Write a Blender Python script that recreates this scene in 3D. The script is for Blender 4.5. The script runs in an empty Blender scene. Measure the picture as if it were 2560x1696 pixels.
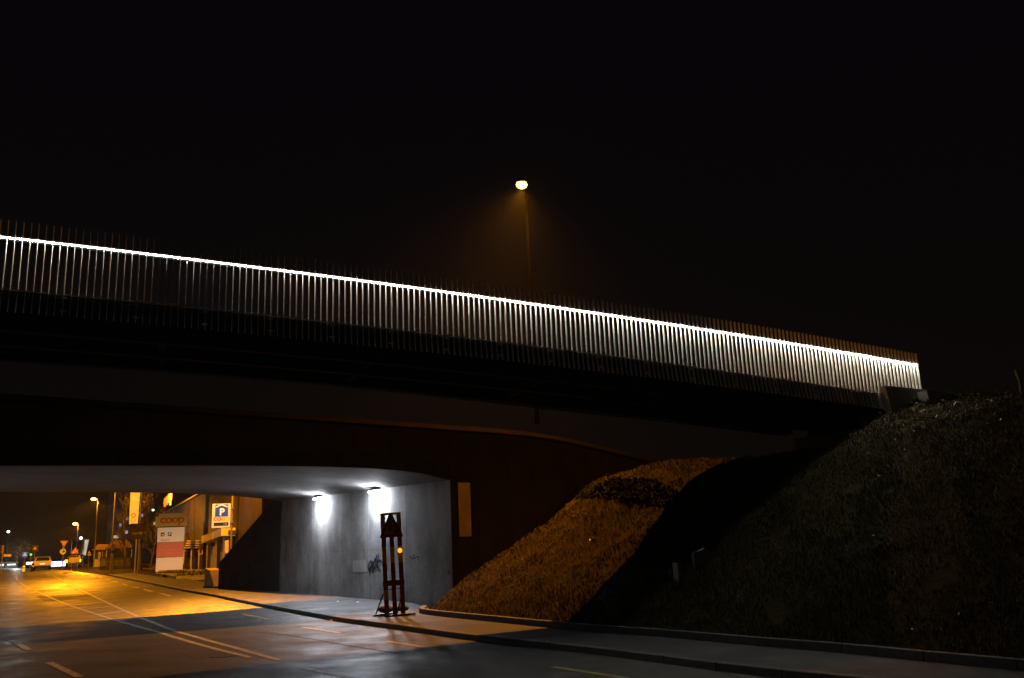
import bpy, bmesh, math, random
import numpy as np
from mathutils import Vector, Matrix, noise
random.seed(7); np.random.seed(7)
sc = bpy.context.scene
COL = sc.collection

# ------------------------------------------------------------------ camera, sky, exposure
IW, IH, FPX, HC = 2560.0, 1696.0, 2150.0, 2.2
TH, RO = math.radians(13.2), math.radians(-2.45)
Fw = Vector((0, math.cos(TH), math.sin(TH)))
R0 = Vector((1, 0, 0)); U0 = R0.cross(Fw)
Rt = R0 * math.cos(RO) + U0 * math.sin(RO)
Up = Rt.cross(Fw)
cd = bpy.data.cameras.new('camera'); cam = bpy.data.objects.new('camera', cd); COL.objects.link(cam)
cd.sensor_width = 36.0; cd.lens = 36.0 * FPX / IW; cd.clip_end = 3000; cd.clip_start = 0.1
m = Matrix((Rt, Up, -Fw)).transposed().to_4x4(); m.translation = (0, 0, HC); cam.matrix_world = m
sc.camera = cam

wd = bpy.data.worlds.new('World'); sc.world = wd; wd.use_nodes = True
bg = wd.node_tree.nodes['Background']
wn_ = wd.node_tree; wtc = wn_.nodes.new('ShaderNodeTexCoord'); wsx = wn_.nodes.new('ShaderNodeSeparateXYZ'); wcr = wn_.nodes.new('ShaderNodeValToRGB')
wn_.links.new(wtc.outputs['Generated'], wsx.inputs[0]); wn_.links.new(wsx.outputs['Z'], wcr.inputs['Fac']); wn_.links.new(wcr.outputs['Color'], bg.inputs[0])
wcr.color_ramp.elements[0].position = 0.02; wcr.color_ramp.elements[0].color = (0.0044, 0.0031, 0.0020, 1)      # faint town glow low down
wcr.color_ramp.elements[1].position = 0.55; wcr.color_ramp.elements[1].color = (0.0029, 0.0021, 0.0033, 1)
bg.inputs[1].default_value = 0.68
sc.view_settings.view_transform = 'Standard'; sc.view_settings.look = 'None'
sc.view_settings.exposure = 0.0; sc.view_settings.gamma = 1.0; sc.view_settings.use_curve_mapping = False
sc.cycles.use_denoising = True
sc.cycles.max_bounces = 6; sc.cycles.diffuse_bounces = 3; sc.cycles.glossy_bounces = 3
sc.cycles.volume_bounces = 0; sc.cycles.sample_clamp_indirect = 4.0

SODIUM = (1.0, 0.34, 0.010)
LED = (0.85, 0.90, 1.0)
P_BRIDGE, P_ROAD, P_FAR3, P_FAR4, P_POLE = 33000, 8800, 6000, 6000, 6000
E_RAIL, E_WALL = 185.0, 700.0

# ------------------------------------------------------------------ helpers
def ray(x, y): return Fw * FPX + Rt * (x - IW / 2) - Up * (y - IH / 2)
CAM = Vector((0, 0, HC))
def at(x, y, Y):                      # the point at depth Y that the photograph shows at (x, y)
    d = ray(x, y); return CAM + d * (Y / d.y)
def on_plane(x, y, p0, n):
    d = ray(x, y); return CAM + d * ((Vector(p0) - CAM).dot(n) / d.dot(n))
def road_z(X, Y):
    r = math.hypot(X, Y) - 44.0
    if r <= 0: return 0.0
    if r < 12: return 0.018 * r * r / 24
    z = 0.018 * (r - 6)
    return z if z < 1.1 else 1.1 + 0.1 * (1 - math.exp(-(z - 1.1) / 0.1))
def G(x, y, dz=0.0):                  # where that line of sight meets the road level
    d = ray(x, y); d = d / d.y; Y = 3.0; st = 0.25
    while Y < 600:
        p = CAM + d * Y
        if p.z < road_z(p.x, p.y) + dz:
            lo, hi = Y - st, Y
            for _ in range(24):
                mid = (lo + hi) / 2; p = CAM + d * mid
                if p.z < road_z(p.x, p.y) + dz: hi = mid
                else: lo = mid
            return CAM + d * hi
        Y += st
    return CAM + d * 300
def C2(x, y): return (x / 2.367, 1440 + y / 2.367)   # reading frames used while measuring the photograph
def C1(x, y): return (x / 3.38, 1160 + y / 3.38)

class MB:
    def __init__(s): s.v = []; s.f = []; s.smooth = False
    def add(s, vs, fs):
        o = len(s.v); s.v += [tuple(v) for v in vs]; s.f += [tuple(i + o for i in f) for f in fs]; return s
    def box(s, x0, x1, y0, y1, z0, z1, M=None):
        vs = [Vector((x, y, z)) for z in (z0, z1) for y in (y0, y1) for x in (x0, x1)]
        if M is not None: vs = [M @ v for v in vs]
        return s.add(vs, [(0, 2, 3, 1), (4, 5, 7, 6), (0, 1, 5, 4), (2, 6, 7, 3), (0, 4, 6, 2), (1, 3, 7, 5)])
    def bevbox(s, x0, x1, y0, y1, z0, z1, b, M=None):
        bm = bmesh.new(); bmesh.ops.create_cube(bm, size=1)
        for v in bm.verts:
            v.co = Vector(((x0 + x1) / 2 + v.co.x * (x1 - x0), (y0 + y1) / 2 + v.co.y * (y1 - y0), (z0 + z1) / 2 + v.co.z * (z1 - z0)))
        bmesh.ops.bevel(bm, geom=bm.edges[:], offset=b, segments=2, affect='EDGES', profile=0.6)
        vs = [(M @ v.co) if M is not None else v.co.copy() for v in bm.verts]
        bm.verts.index_update(); fs = [[v.index for v in f.verts] for f in bm.faces]; bm.free()
        return s.add(vs, fs)
    def prism(s, pts, h0, h1, axes=None, org=(0, 0, 0)):
        """polygon pts (a, b) in axes[0], axes[1], extruded along axes[2] from h0 to h1"""
        ax = axes or (Vector((1, 0, 0)), Vector((0, 0, 1)), Vector((0, -1, 0))); o = Vector(org); n = len(pts)
        vs = [o + ax[0] * a + ax[1] * b + ax[2] * h for h in (h0, h1) for a, b in pts]
        fs = [tuple(range(n))[::-1], tuple(range(n, 2 * n))] + [(i, (i + 1) % n, n + (i + 1) % n, n + i) for i in range(n)]
        return s.add(vs, fs)
    def tube(s, pts, rad, seg=8, cap=True):
        pts = [Vector(p) for p in pts]; n = len(pts)
        rr = rad if isinstance(rad, (list, tuple)) else [rad] * n
        vs = []; a = None
        for i, p in enumerate(pts):
            t = (pts[min(i + 1, n - 1)] - pts[max(i - 1, 0)]).normalized()
            if a is None:
                a = t.orthogonal().normalized()
            a = (a - t * a.dot(t)); a = a.normalized() if a.length > 1e-5 else t.orthogonal().normalized()
            b = t.cross(a)
            for k in range(seg):
                w = 2 * math.pi * k / seg; vs.append(p + (a * math.cos(w) + b * math.sin(w)) * rr[i])
        fs = [(i * seg + k, i * seg + (k + 1) % seg, (i + 1) * seg + (k + 1) % seg, (i + 1) * seg + k) for i in range(n - 1) for k in range(seg)]
        if cap: fs += [tuple(range(seg))[::-1], tuple((n - 1) * seg + k for k in range(seg))]
        return s.add(vs, fs)
    def disc(s, r, h0, h1, M, seg=20, r2=None):
        r2 = r if r2 is None else r2
        vs = [M @ Vector((math.cos(2 * math.pi * k / seg) * q, math.sin(2 * math.pi * k / seg) * q, h)) for q, h in ((r, h0), (r2, h1)) for k in range(seg)]
        return s.add(vs, [tuple(range(seg))[::-1], tuple(range(seg, 2 * seg))] + [(k, (k + 1) % seg, seg + (k + 1) % seg, seg + k) for k in range(seg)])
    def ball(s, c, r, seg=12, rings=8, sq=(1, 1, 1)):
        vs = [Vector(c) + Vector((0, 0, r * sq[2]))]
        for i in range(1, rings):
            a = math.pi * i / rings
            for k in range(seg):
                w = 2 * math.pi * k / seg
                vs.append(Vector(c) + Vector((math.sin(a) * math.cos(w) * r * sq[0], math.sin(a) * math.sin(w) * r * sq[1], math.cos(a) * r * sq[2])))
        vs.append(Vector(c) - Vector((0, 0, r * sq[2]))); L = len(vs) - 1
        fs = [(0, 1 + k, 1 + (k + 1) % seg) for k in range(seg)]
        for i in range(rings - 2):
            fs += [(1 + i * seg + k, 1 + (i + 1) * seg + k, 1 + (i + 1) * seg + (k + 1) % seg, 1 + i * seg + (k + 1) % seg) for k in range(seg)]
        fs += [(L, 1 + (rings - 2) * seg + (k + 1) % seg, 1 + (rings - 2) * seg + k) for k in range(seg)]
        return s.add(vs, fs)
    def mesh(s, name, mat):
        me = bpy.data.meshes.new(name); me.from_pydata(s.v, [], s.f); me.validate()
        bm = bmesh.new(); bm.from_mesh(me); bmesh.ops.recalc_face_normals(bm, faces=bm.faces); bm.to_mesh(me); bm.free()
        me.materials.append(mat)
        if s.smooth:
            for p in me.polygons: p.use_smooth = True
        return me
    def build(s, name, mat, parent=None, loc=None):
        o = bpy.data.objects.new(name, s.mesh(name, mat)); COL.objects.link(o)
        if parent is not None: o.parent = parent
        if loc is not None: o.location = loc
        return o
def tag(o, label=None, cat=None, group=None, kind=None):
    if label: o['label'] = label
    if cat: o['category'] = cat
    if group: o['group'] = group
    if kind: o['kind'] = kind
    return o
def thing(name, label, cat, loc=(0, 0, 0), rz=0.0, group=None):
    o = bpy.data.objects.new(name, None); COL.objects.link(o); o.location = loc; o.rotation_euler = (0, 0, rz); o.empty_display_size = 0.2
    return tag(o, label, cat, group)
def link_copy(src_mesh, name, parent, loc=(0, 0, 0), rz=0.0):
    o = bpy.data.objects.new(name, src_mesh); COL.objects.link(o); o.parent = parent; o.location = loc; o.rotation_euler = (0, 0, rz); return o
def text(name, body, size, mat, parent, M, ext=0.004, align='CENTER', sx=1.0, bold=0.0, spacing=1.0):
    cu = bpy.data.curves.new(name, 'FONT'); cu.body = body; cu.size = size; cu.extrude = ext; cu.align_x = align; cu.offset = bold; cu.space_character = spacing
    cu.resolution_u = 3
    t = bpy.data.objects.new('tmp', cu); COL.objects.link(t)
    dg = bpy.context.evaluated_depsgraph_get(); dg.update()
    me = bpy.data.meshes.new_from_object(t.evaluated_get(dg)); bpy.data.objects.remove(t)
    me.name = name; me.transform(M @ Matrix.Diagonal((sx, 1, 1, 1))); me.materials.clear(); me.materials.append(mat)
    o = bpy.data.objects.new(name, me); COL.objects.link(o); o.parent = parent; return o
def upright(x, y, z):                 # text/sign plane facing -y at a local position
    return Matrix.Translation((x, y, z)) @ Matrix.Rotation(math.pi / 2, 4, 'X')

# ------------------------------------------------------------------ materials
def mat(name, col, rough=0.7, metal=0.0, var=0.0, scale=4.0, bump=0.0, bscale=40.0, col2=None, detail=6, spec=0.5):
    mt = bpy.data.materials.new(name); mt.use_nodes = True; nt = mt.node_tree; b = nt.nodes['Principled BSDF']
    b.inputs['Roughness'].default_value = rough; b.inputs['Metallic'].default_value = metal; b.inputs['Specular IOR Level'].default_value = spec
    b.inputs['Base Color'].default_value = (*col, 1)
    if var > 0 or bump > 0: tc = nt.nodes.new('ShaderNodeTexCoord')
    if var > 0:
        nz = nt.nodes.new('ShaderNodeTexNoise'); nz.inputs['Scale'].default_value = scale; nz.inputs['Detail'].default_value = detail
        nz.inputs['Roughness'].default_value = 0.65; nt.links.new(tc.outputs['Object'], nz.inputs['Vector'])
        cr = nt.nodes.new('ShaderNodeValToRGB'); cr.color_ramp.elements[0].position = 0.3; cr.color_ramp.elements[1].position = 0.7
        c2 = col2 or tuple(min(1, c * (1 + var)) for c in col); c1 = tuple(c * (1 - var) for c in col)
        cr.color_ramp.elements[0].color = (*c1, 1); cr.color_ramp.elements[1].color = (*c2, 1)
        nt.links.new(nz.outputs['Fac'], cr.inputs['Fac']); nt.links.new(cr.outputs['Color'], b.inputs['Base Color'])
    if bump > 0:
        n2 = nt.nodes.new('ShaderNodeTexNoise'); n2.inputs['Scale'].default_value = bscale; n2.inputs['Detail'].default_value = 4
        nt.links.new(tc.outputs['Object'], n2.inputs['Vector'])
        bp = nt.nodes.new('ShaderNodeBump'); bp.inputs['Strength'].default_value = bump; bp.inputs['Distance'].default_value = 0.03
        nt.links.new(n2.outputs['Fac'], bp.inputs['Height']); nt.links.new(bp.outputs['Normal'], b.inputs['Normal'])
    return mt
def emit(name, col, s):
    mt = bpy.data.materials.new(name); mt.use_nodes = True; nt = mt.node_tree; nt.nodes.clear()
    o = nt.nodes.new('ShaderNodeOutputMaterial'); e = nt.nodes.new('ShaderNodeEmission'); e.inputs[0].default_value = (*col, 1); e.inputs[1].default_value = s
    nt.links.new(e.outputs[0], o.inputs[0]); return mt
def lit_panel(name, col, s, rough=0.5):   # a backlit panel: its colour glows
    mt = mat(name, col, rough); b = mt.node_tree.nodes['Principled BSDF']
    b.inputs['Emission Color'].default_value = (*col, 1); b.inputs['Emission Strength'].default_value = s; return mt
def concrete_mat(name, base, streak=0.5, big=0.72):
    mt = bpy.data.materials.new(name); mt.use_nodes = True; nt = mt.node_tree; b = nt.nodes['Principled BSDF']; L = nt.links.new
    b.inputs['Roughness'].default_value = 0.82
    tc = nt.nodes.new('ShaderNodeTexCoord')
    def nz(sx, sy, sz, sc_, det=5, ro=0.6):
        mp = nt.nodes.new('ShaderNodeMapping'); mp.inputs['Scale'].default_value = (sx, sy, sz); L(tc.outputs['Object'], mp.inputs['Vector'])
        n = nt.nodes.new('ShaderNodeTexNoise'); n.inputs['Scale'].default_value = sc_; n.inputs['Detail'].default_value = det; n.inputs['Roughness'].default_value = ro
        L(mp.outputs['Vector'], n.inputs['Vector']); return n.outputs['Fac']
    def ramp(f, p0, p1, c0, c1):
        r = nt.nodes.new('ShaderNodeValToRGB'); r.color_ramp.elements[0].position = p0; r.color_ramp.elements[1].position = p1
        r.color_ramp.elements[0].color = (c0, c0, c0, 1); r.color_ramp.elements[1].color = (c1, c1, c1, 1); L(f, r.inputs['Fac']); return r.outputs['Color']
    def mul(a, c):
        m_ = nt.nodes.new('ShaderNodeMix'); m_.data_type = 'RGBA'; m_.blend_type = 'MULTIPLY'; m_.inputs[0].default_value = 1.0
        L(a, m_.inputs[6]); L(c, m_.inputs[7]); return m_.outputs[2]
    big = ramp(nz(1, 1, 1, 0.55), 0.32, 0.7, big, 1.12)
    drip = ramp(nz(1, 1, 0.16, 2.2, 5), 0.3, 0.55, 1 - streak, 1.05)
    fine = ramp(nz(1, 1, 1, 9, 8, 0.75), 0.3, 0.72, 0.68, 1.15)
    spot = ramp(nz(1, 1, 1, 16, 3), 0.66, 0.72, 1.0, 0.55)
    c = mul(mul(mul(big, drip), fine), spot)
    base_n = nt.nodes.new('ShaderNodeRGB'); base_n.outputs[0].default_value = (*base, 1)
    L(mul(base_n.outputs[0], c), b.inputs['Base Color'])
    bp = nt.nodes.new('ShaderNodeBump'); bp.inputs['Strength'].default_value = 0.35; bp.inputs['Distance'].default_value = 0.02
    L(nz(1, 1, 1, 30, 6, 0.7), bp.inputs['Height']); L(bp.outputs['Normal'], b.inputs['Normal'])
    return mt
def asphalt_mat(name, base, rough):
    mt = bpy.data.materials.new(name); mt.use_nodes = True; nt = mt.node_tree; b = nt.nodes['Principled BSDF']; L = nt.links.new
    b.inputs['Specular IOR Level'].default_value = 0.3
    tc = nt.nodes.new('ShaderNodeTexCoord')
    def nz(scale, det=5, ro=0.6):
        n = nt.nodes.new('ShaderNodeTexNoise'); n.inputs['Scale'].default_value = scale; n.inputs['Detail'].default_value = det; n.inputs['Roughness'].default_value = ro
        L(tc.outputs['Object'], n.inputs['Vector']); return n.outputs['Fac']
    def ramp(f, p0, p1, c0, c1):
        r = nt.nodes.new('ShaderNodeValToRGB'); r.color_ramp.elements[0].position = p0; r.color_ramp.elements[1].position = p1
        r.color_ramp.elements[0].color = (*[c0 * k for k in base], 1); r.color_ramp.elements[1].color = (*[c1 * k for k in base], 1); L(f, r.inputs['Fac']); return r.outputs['Color']
    mx = nt.nodes.new('ShaderNodeMix'); mx.data_type = 'RGBA'; mx.inputs[0].default_value = 0.5
    L(ramp(nz(0.35, 4), 0.35, 0.65, 0.65, 1.25), mx.inputs[6]); L(ramp(nz(24, 4, 0.8), 0.3, 0.75, 0.55, 1.7), mx.inputs[7])
    L(mx.outputs[2], b.inputs['Base Color'])
    rr = nt.nodes.new('ShaderNodeMapRange'); rr.inputs[3].default_value = rough - 0.14; rr.inputs[4].default_value = rough + 0.16
    rr.inputs[1].default_value = 0.3; rr.inputs[2].default_value = 0.7; L(nz(0.8, 5), rr.inputs[0]); L(rr.outputs[0], b.inputs['Roughness'])
    bp = nt.nodes.new('ShaderNodeBump'); bp.inputs['Strength'].default_value = 0.6; bp.inputs['Distance'].default_value = 0.012
    L(nz(55, 3, 0.7), bp.inputs['Height']); L(bp.outputs['Normal'], b.inputs['Normal'])
    return mt

M = {}
M['asphalt'] = asphalt_mat('asphalt', (0.060, 0.057, 0.055), 0.5)
M['path'] = asphalt_mat('footway_asphalt', (0.046, 0.044, 0.045), 0.62)
M['kerb'] = mat('kerb_granite', (0.095, 0.092, 0.088), 0.7, var=0.35, scale=14, bump=0.3)
M['soil'] = mat('soil', (0.026, 0.020, 0.006), 0.95, spec=0.05, var=0.5, scale=3, bump=0.8, bscale=9)
M['grass'] = mat('grass', (0.090, 0.090, 0.009), 0.8, var=0.55, scale=1.5, col2=(0.125, 0.085, 0.014), spec=0.08)
M['leaf'] = mat('dead_leaf', (0.34, 0.28, 0.20), 0.28, var=0.4, scale=12, spec=0.9)
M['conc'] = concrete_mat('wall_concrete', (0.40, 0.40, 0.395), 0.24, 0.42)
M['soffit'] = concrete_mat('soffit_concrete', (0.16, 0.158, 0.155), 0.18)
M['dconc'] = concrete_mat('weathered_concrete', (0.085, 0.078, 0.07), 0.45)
M['aconc'] = concrete_mat('abutment_concrete', (0.42, 0.40, 0.37), 0.25)
M['steel'] = mat('galvanised_steel', (0.52, 0.49, 0.42), 0.55, 0.2, var=0.2, scale=9)
M['dsteel'] = mat('dark_painted_steel', (0.022, 0.022, 0.026), 0.6, 0.1, var=0.3, scale=3, spec=0.3)
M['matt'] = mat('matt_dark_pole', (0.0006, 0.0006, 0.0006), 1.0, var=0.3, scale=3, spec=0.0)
M['bsteel'] = mat('bridge_steel', (0.028, 0.028, 0.034), 0.9, var=0.3, scale=3, spec=0.05)
M['pole'] = mat('pole_steel', (0.36, 0.36, 0.34), 0.45, 0.6, var=0.2, scale=6)
M['strip'] = emit('light_strip_white', (1.0, 0.97, 0.86), E_RAIL)
M['wlamp'] = emit('led_lens', LED, E_WALL); M['wlamp2'] = emit('led_lens_old', LED, E_WALL * 0.28)
M['sod'] = emit('sodium_lens', (1.0, 0.58, 0.09), 14)
M['sodbig'] = emit('sodium_lens_near', (1.0, 0.56, 0.07), 14)
M['white'] = mat('white_paint', (0.32, 0.32, 0.31), 0.6, var=0.6, scale=7)
M['yellow'] = mat('yellow_paint', (0.42, 0.33, 0.04), 0.6, var=0.5, scale=7)
M['black'] = mat('black_plastic', (0.02, 0.02, 0.02), 0.5, var=0.2, scale=8)
M['red'] = mat('sign_red', (0.42, 0.03, 0.025), 0.45, var=0.2, scale=6)
M['orange'] = mat('sign_orange_red', (0.75, 0.12, 0.03), 0.45, var=0.1)
M['signwhite'] = mat('sign_white', (0.75, 0.74, 0.70), 0.45, var=0.1, scale=3)
M['signyel'] = mat('sign_yellow', (0.62, 0.44, 0.05), 0.45, var=0.2, scale=6)
M['signblue'] = mat('sign_blue', (0.02, 0.12, 0.55), 0.4, var=0.1)
M['graf'] = mat('spray_paint_teal', (0.004, 0.035, 0.075), 0.5, var=0.3, scale=30)
M['pale'] = concrete_mat('pale_overpaint', (0.50, 0.50, 0.495), 0.12)
M['clad'] = mat('wall_cladding', (0.042, 0.025, 0.014), 0.75, var=0.4, scale=1.2, bump=0.2, bscale=20)
M['fascia'] = mat('cream_fascia', (0.62, 0.52, 0.34), 0.6, var=0.2, scale=2)
M['door'] = mat('grey_door', (0.24, 0.27, 0.29), 0.5, var=0.15, scale=2)
M['glass'] = mat('dark_glass', (0.02, 0.025, 0.03), 0.08)
M['bark'] = mat('bark', (0.085, 0.062, 0.040), 0.9, var=0.4, scale=10)
M['render'] = mat('house_render', (0.34, 0.27, 0.20), 0.85, var=0.25, scale=0.8)
M['roof'] = mat('roof_tiles', (0.12, 0.06, 0.045), 0.8, var=0.3, scale=5)
M['carpaint'] = mat('car_paint', (0.50, 0.48, 0.45), 0.35, 0.1)
M['cardark'] = mat('dark_car_paint', (0.03, 0.03, 0.035), 0.3, 0.4)
M['tyre'] = mat('tyre', (0.015, 0.015, 0.015), 0.8)
M['wood'] = mat('post_wood', (0.22, 0.13, 0.06), 0.8, var=0.4, scale=12)
M['flagcloth'] = mat('flag_cloth', (0.36, 0.36, 0.37), 0.8, var=0.2, scale=2)
M['hedge'] = mat('hedge', (0.03, 0.035, 0.016), 0.85, var=0.6, scale=6)

# ------------------------------------------------------------------ the two bridges' axes
RU = Vector((1.2450, 0.5213, 0)).normalized(); RN = Vector((-RU.y, RU.x, 0))     # near bridge: along, away
RP = Vector((-8.9799, 16.5695, 0)); PST = 1.3497                                  # first railing post, post spacing
def deck_z(i): return 7.4546 - 0.0807 * i - 0.0024 * (i - 5) ** 2 + 0.0
def rail_pt(i, n=0.0, z=0.0): 
    p = RP + RU * (PST * i) + RN * n; return Vector((p.x, p.y, deck_z(i) + z))
A26 = math.radians(26.0)
BU = Vector((math.cos(A26), math.sin(A26), 0)); BN = Vector((-BU.y, BU.x, 0))     # road bridge
PA = Vector((-2.396, 30.610, 0)); PB = Vector((-12.655, 46.574, 0))
WD = (PB - PA).normalized(); WLEN = (PB - PA).length; WN = Vector((-WD.y, WD.x, 0))  # lit wall: along, towards road
if WN.x > 0: WN = -WN
ROAD_KERB = [C2(x, y) for x, y in [(640, 0), (860, 45), (1050, 85), (1250, 122), (1450, 165), (1650, 205), (1950, 262), (2150, 292), (2367, 320)]] + \
            [(1130, 1595), (1277, 1613), (1475, 1635), (1659, 1659), (1791, 1677), (1956, 1696)]
VERGE = [(1060, 1533), (1264, 1556), (1488, 1578), (1659, 1591), (1923, 1615), (2120, 1631), (2560, 1674)]
kr = [G(*p) for p in ROAD_KERB]
kv = [G(*p, 0.12) for p in VERGE]
kr_far = [G(*p) for p in [(178, 1423), (204, 1429.5), (246, 1433)]]
e = (kr[-1] - kr[-2]).normalized()
kr = kr + [kr[-1] + e * 8 + Vector((0.4, 0, 0)), kr[-1] + e * 18 + Vector((1.5, 0, 0)), kr[-1] + e * 40 + Vector((4, 0, 0))]
e = (kv[-1] - kv[-2]).normalized()
kv = [PA + WN * 0.5 + WD * 0.0 + Vector((0, 0, .12))] + kv[0:] + [kv[-1] + e * 8 + Vector((0.4, 0, 0)), kv[-1] + e * 18 + Vector((1.5, 0, 0)), kv[-1] + e * 40 + Vector((4, 0, 0))]
def resample(pts, step):
    """smooth polyline through pts (Catmull-Rom), about one point each step"""
    P = [pts[0] * 2 - pts[1]] + list(pts) + [pts[-1] * 2 - pts[-2]]; out = []
    for i in range(1, len(P) - 2):
        k = max(1, int((P[i + 1] - P[i]).length / step))
        for j in range(k):
            t = j / k; a, b, c, d = P[i - 1], P[i], P[i + 1], P[i + 2]
            out.append(0.5 * ((2 * b) + (c - a) * t + (2 * a - 5 * b + 4 * c - d) * t * t + (3 * b - 3 * c + d - a) * t ** 3))
    out.append(P[-2].copy()); return out
KR = resample(kr, 1.0); KV = resample(kv, 0.8)

# ------------------------------------------------------------------ ground
def smooth01(x): x = np.clip(x, 0, 1); return x * x * (3 - 2 * x)
def signed_dist(X, Y, line):
    best = np.full(X.shape, 1e9); sg = np.zeros(X.shape)
    for a, b in zip(line[:-1], line[1:]):
        dx, dy = b.x - a.x, b.y - a.y; L2 = dx * dx + dy * dy
        if L2 < 1e-9: continue
        t = np.clip(((X - a.x) * dx + (Y - a.y) * dy) / L2, 0, 1)
        qx, qy = X - a.x - t * dx, Y - a.y - t * dy; d = np.hypot(qx, qy)
        c = dx * qy - dy * qx                       # line runs towards the camera: embankment is on its left side
        u = d < best; best = np.where(u, d, best); sg = np.where(u, np.sign(c), sg)
    return best * sg
def np_noise(X, Y, s, seed):
    """cheap smooth value noise"""
    rs = np.random.RandomState(seed); T = rs.rand(64, 64)
    x, y = X / s, Y / s; xi, yi = np.floor(x).astype(int), np.floor(y).astype(int); fx, fy = x - xi, y - yi
    fx, fy = fx * fx * (3 - 2 * fx), fy * fy * (3 - 2 * fy)
    g = lambda a, b: T[a % 64, b % 64]
    return (g(xi, yi) * (1 - fx) + g(xi + 1, yi) * fx) * (1 - fy) + (g(xi, yi + 1) * (1 - fx) + g(xi + 1, yi + 1) * fx) * fy - 0.5
KVL = [Vector(p) for p in KV]
S_AB = 19.35
def bank_z(X, Y):
    """height of the grass bank on the right (0 outside it)"""
    d = signed_dist(X, Y, KVL)
    s = X * RU.x + Y * RU.y; n = X * RN.x + Y * RN.y; n2 = X * BN.x + Y * BN.y
    front = np.clip(5.32 + 0.10 * (s - 19) - 0.13 * (18.4 - n), 1.5, 6.3)
    s2 = (X - PA.x) * BU.x + (Y - PA.y) * BU.y
    cope = 6.74 - 0.048 * (s2 + 13.5) - 0.157 * np.maximum(s2 - 3.9, 0) - 0.1
    near_wall = smooth01((n - 22.5) / 2.5)
    inner = 4.3 * (1 - near_wall) + np.minimum(cope - 0.55, 4.55) * near_wall
    fill = smooth01((s - S_AB - 0.3) / 0.8) * smooth01((23.6 - n) / 0.8)
    cap = np.where(n < 18.45, front, inner * (1 - fill) + 5.65 * fill)
    z = (0.585 + 0.085 * near_wall) * (d - 0.12)
    k = 0.7
    h = np.clip(0.5 + 0.5 * (cap - z) / k, 0, 1); zz = cap * (1 - h) + z * h - k * h * (1 - h)     # smooth minimum
    bump = (np_noise(X, Y, 2.3, 1) * 0.34 + np_noise(X, Y, 0.8, 2) * 0.16 + np_noise(X, Y, 0.33, 3) * 0.08) * smooth01(d / 1.2)
    return d, np.maximum(zz, 0) + bump, n2
def rz_np(X, Y):
    r = np.hypot(X, Y) - 44; z = np.where(r <= 0, 0, np.where(r < 12, 0.018 * r * r / 24, 0.018 * (r - 6)))
    return np.where(z < 1.1, z, 1.1 + 0.1 * (1 - np.exp(-np.maximum(z - 1.1, 0) / 0.1)))
def ground_z(X, Y):
    base = rz_np(X, Y) - 0.06
    d, zb, n2 = bank_z(X, Y)
    nA = PA.x * BN.x + PA.y * BN.y
    inb = (d > 0) & (n2 < nA + 0.25)
    z = np.where(inb, np.maximum(zb + 0.08, base), base)
    # fill behind the lit wall (hidden inside the road bridge's abutment)
    w = (X - PA.x) * WN.x + (Y - PA.y) * WN.y; l = (X - PA.x) * WD.x + (Y - PA.y) * WD.y
    s2 = (X - PA.x) * BU.x + (Y - PA.y) * BU.y
    back = (n2 >= nA + 0.25) & (w < -1.4) & (l < WLEN - 3)
    z = np.where(back, np.where(s2 > 3, 3.7, 2.0), z)
    return z
def axis(lo, hi, a, b, fine):
    mid = list(np.arange(a, b + 1e-6, fine)); l, r = [], []
    x, st = a, fine
    while x > lo: st *= 1.25; x -= st; l.append(x)
    x, st = b, fine
    while x < hi: st *= 1.25; x += st; r.append(x)
    return np.array(l[::-1] + mid + r)
xs, ys = axis(-900, 900, -6, 24, 0.28), axis(-300, 1500, 4, 40, 0.28)
XX, YY = np.meshgrid(xs, ys)
ZZ = ground_z(XX, YY)
def grid_mesh(name, XX, YY, ZZ, mt):
    h, w = XX.shape; me = bpy.data.meshes.new(name)
    vs = np.stack([XX.ravel(), YY.ravel(), ZZ.ravel()], 1)
    i = np.arange(h * w).reshape(h, w); q = np.stack([i[:-1, :-1], i[:-1, 1:], i[1:, 1:], i[1:, :-1]], -1).reshape(-1, 4)
    me.from_pydata(vs.tolist(), [], q.tolist()); me.materials.append(mt)
    for p in me.polygons: p.use_smooth = True
    o = bpy.data.objects.new(name, me); COL.objects.link(o); return o
tag(grid_mesh('ground', XX, YY, ZZ, M['soil']), 'dark earth of the bank and surroundings', kind='structure')

# road: strip left of the kerb line
def strip(name, left, right, mt, nx, zfun, label, edge_drop=0.0):
    n = len(left); v = []; f = []
    for a, b in zip(left, right):
        for k in range(nx + 1):
            p = a.lerp(b, k / nx); v.append((p.x, p.y, zfun(p.x, p.y)))
    for i in range(n - 1):
        for k in range(nx):
            o = i * (nx + 1) + k; f.append((o, o + 1, o + nx + 2, o + nx + 1))
    mb = MB(); mb.add(v, f); o = mb.build(name, mt)
    for p in o.data.polygons: p.use_smooth = True
    if o.data.polygons[0].normal.z < 0: o.data.flip_normals()
    return tag(o, label, kind='structure')
far_dir = (kr[0] - kr[1]).normalized(); far_dir.z = 0
far = [kr[0] + far_dir * t + Vector((-t * 0.06, 0, 0)) for t in (200, 150, 110, 80, 55, 35, 20, 10)]
KRF = far + KR
def offset_line(L, w):
    out = []
    for i, p in enumerate(L):
        t = (L[min(i + 1, len(L) - 1)] - L[max(i - 1, 0)]); t.z = 0; t.normalize(); out.append(p + Vector((t.y, -t.x, 0)) * w)
    return out
strip('road', offset_line(KRF, 26.0), offset_line(KRF, -0.0), M['asphalt'], 12, lambda x, y: road_z(x, y), 'damp dark asphalt road bending under both bridges')
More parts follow.
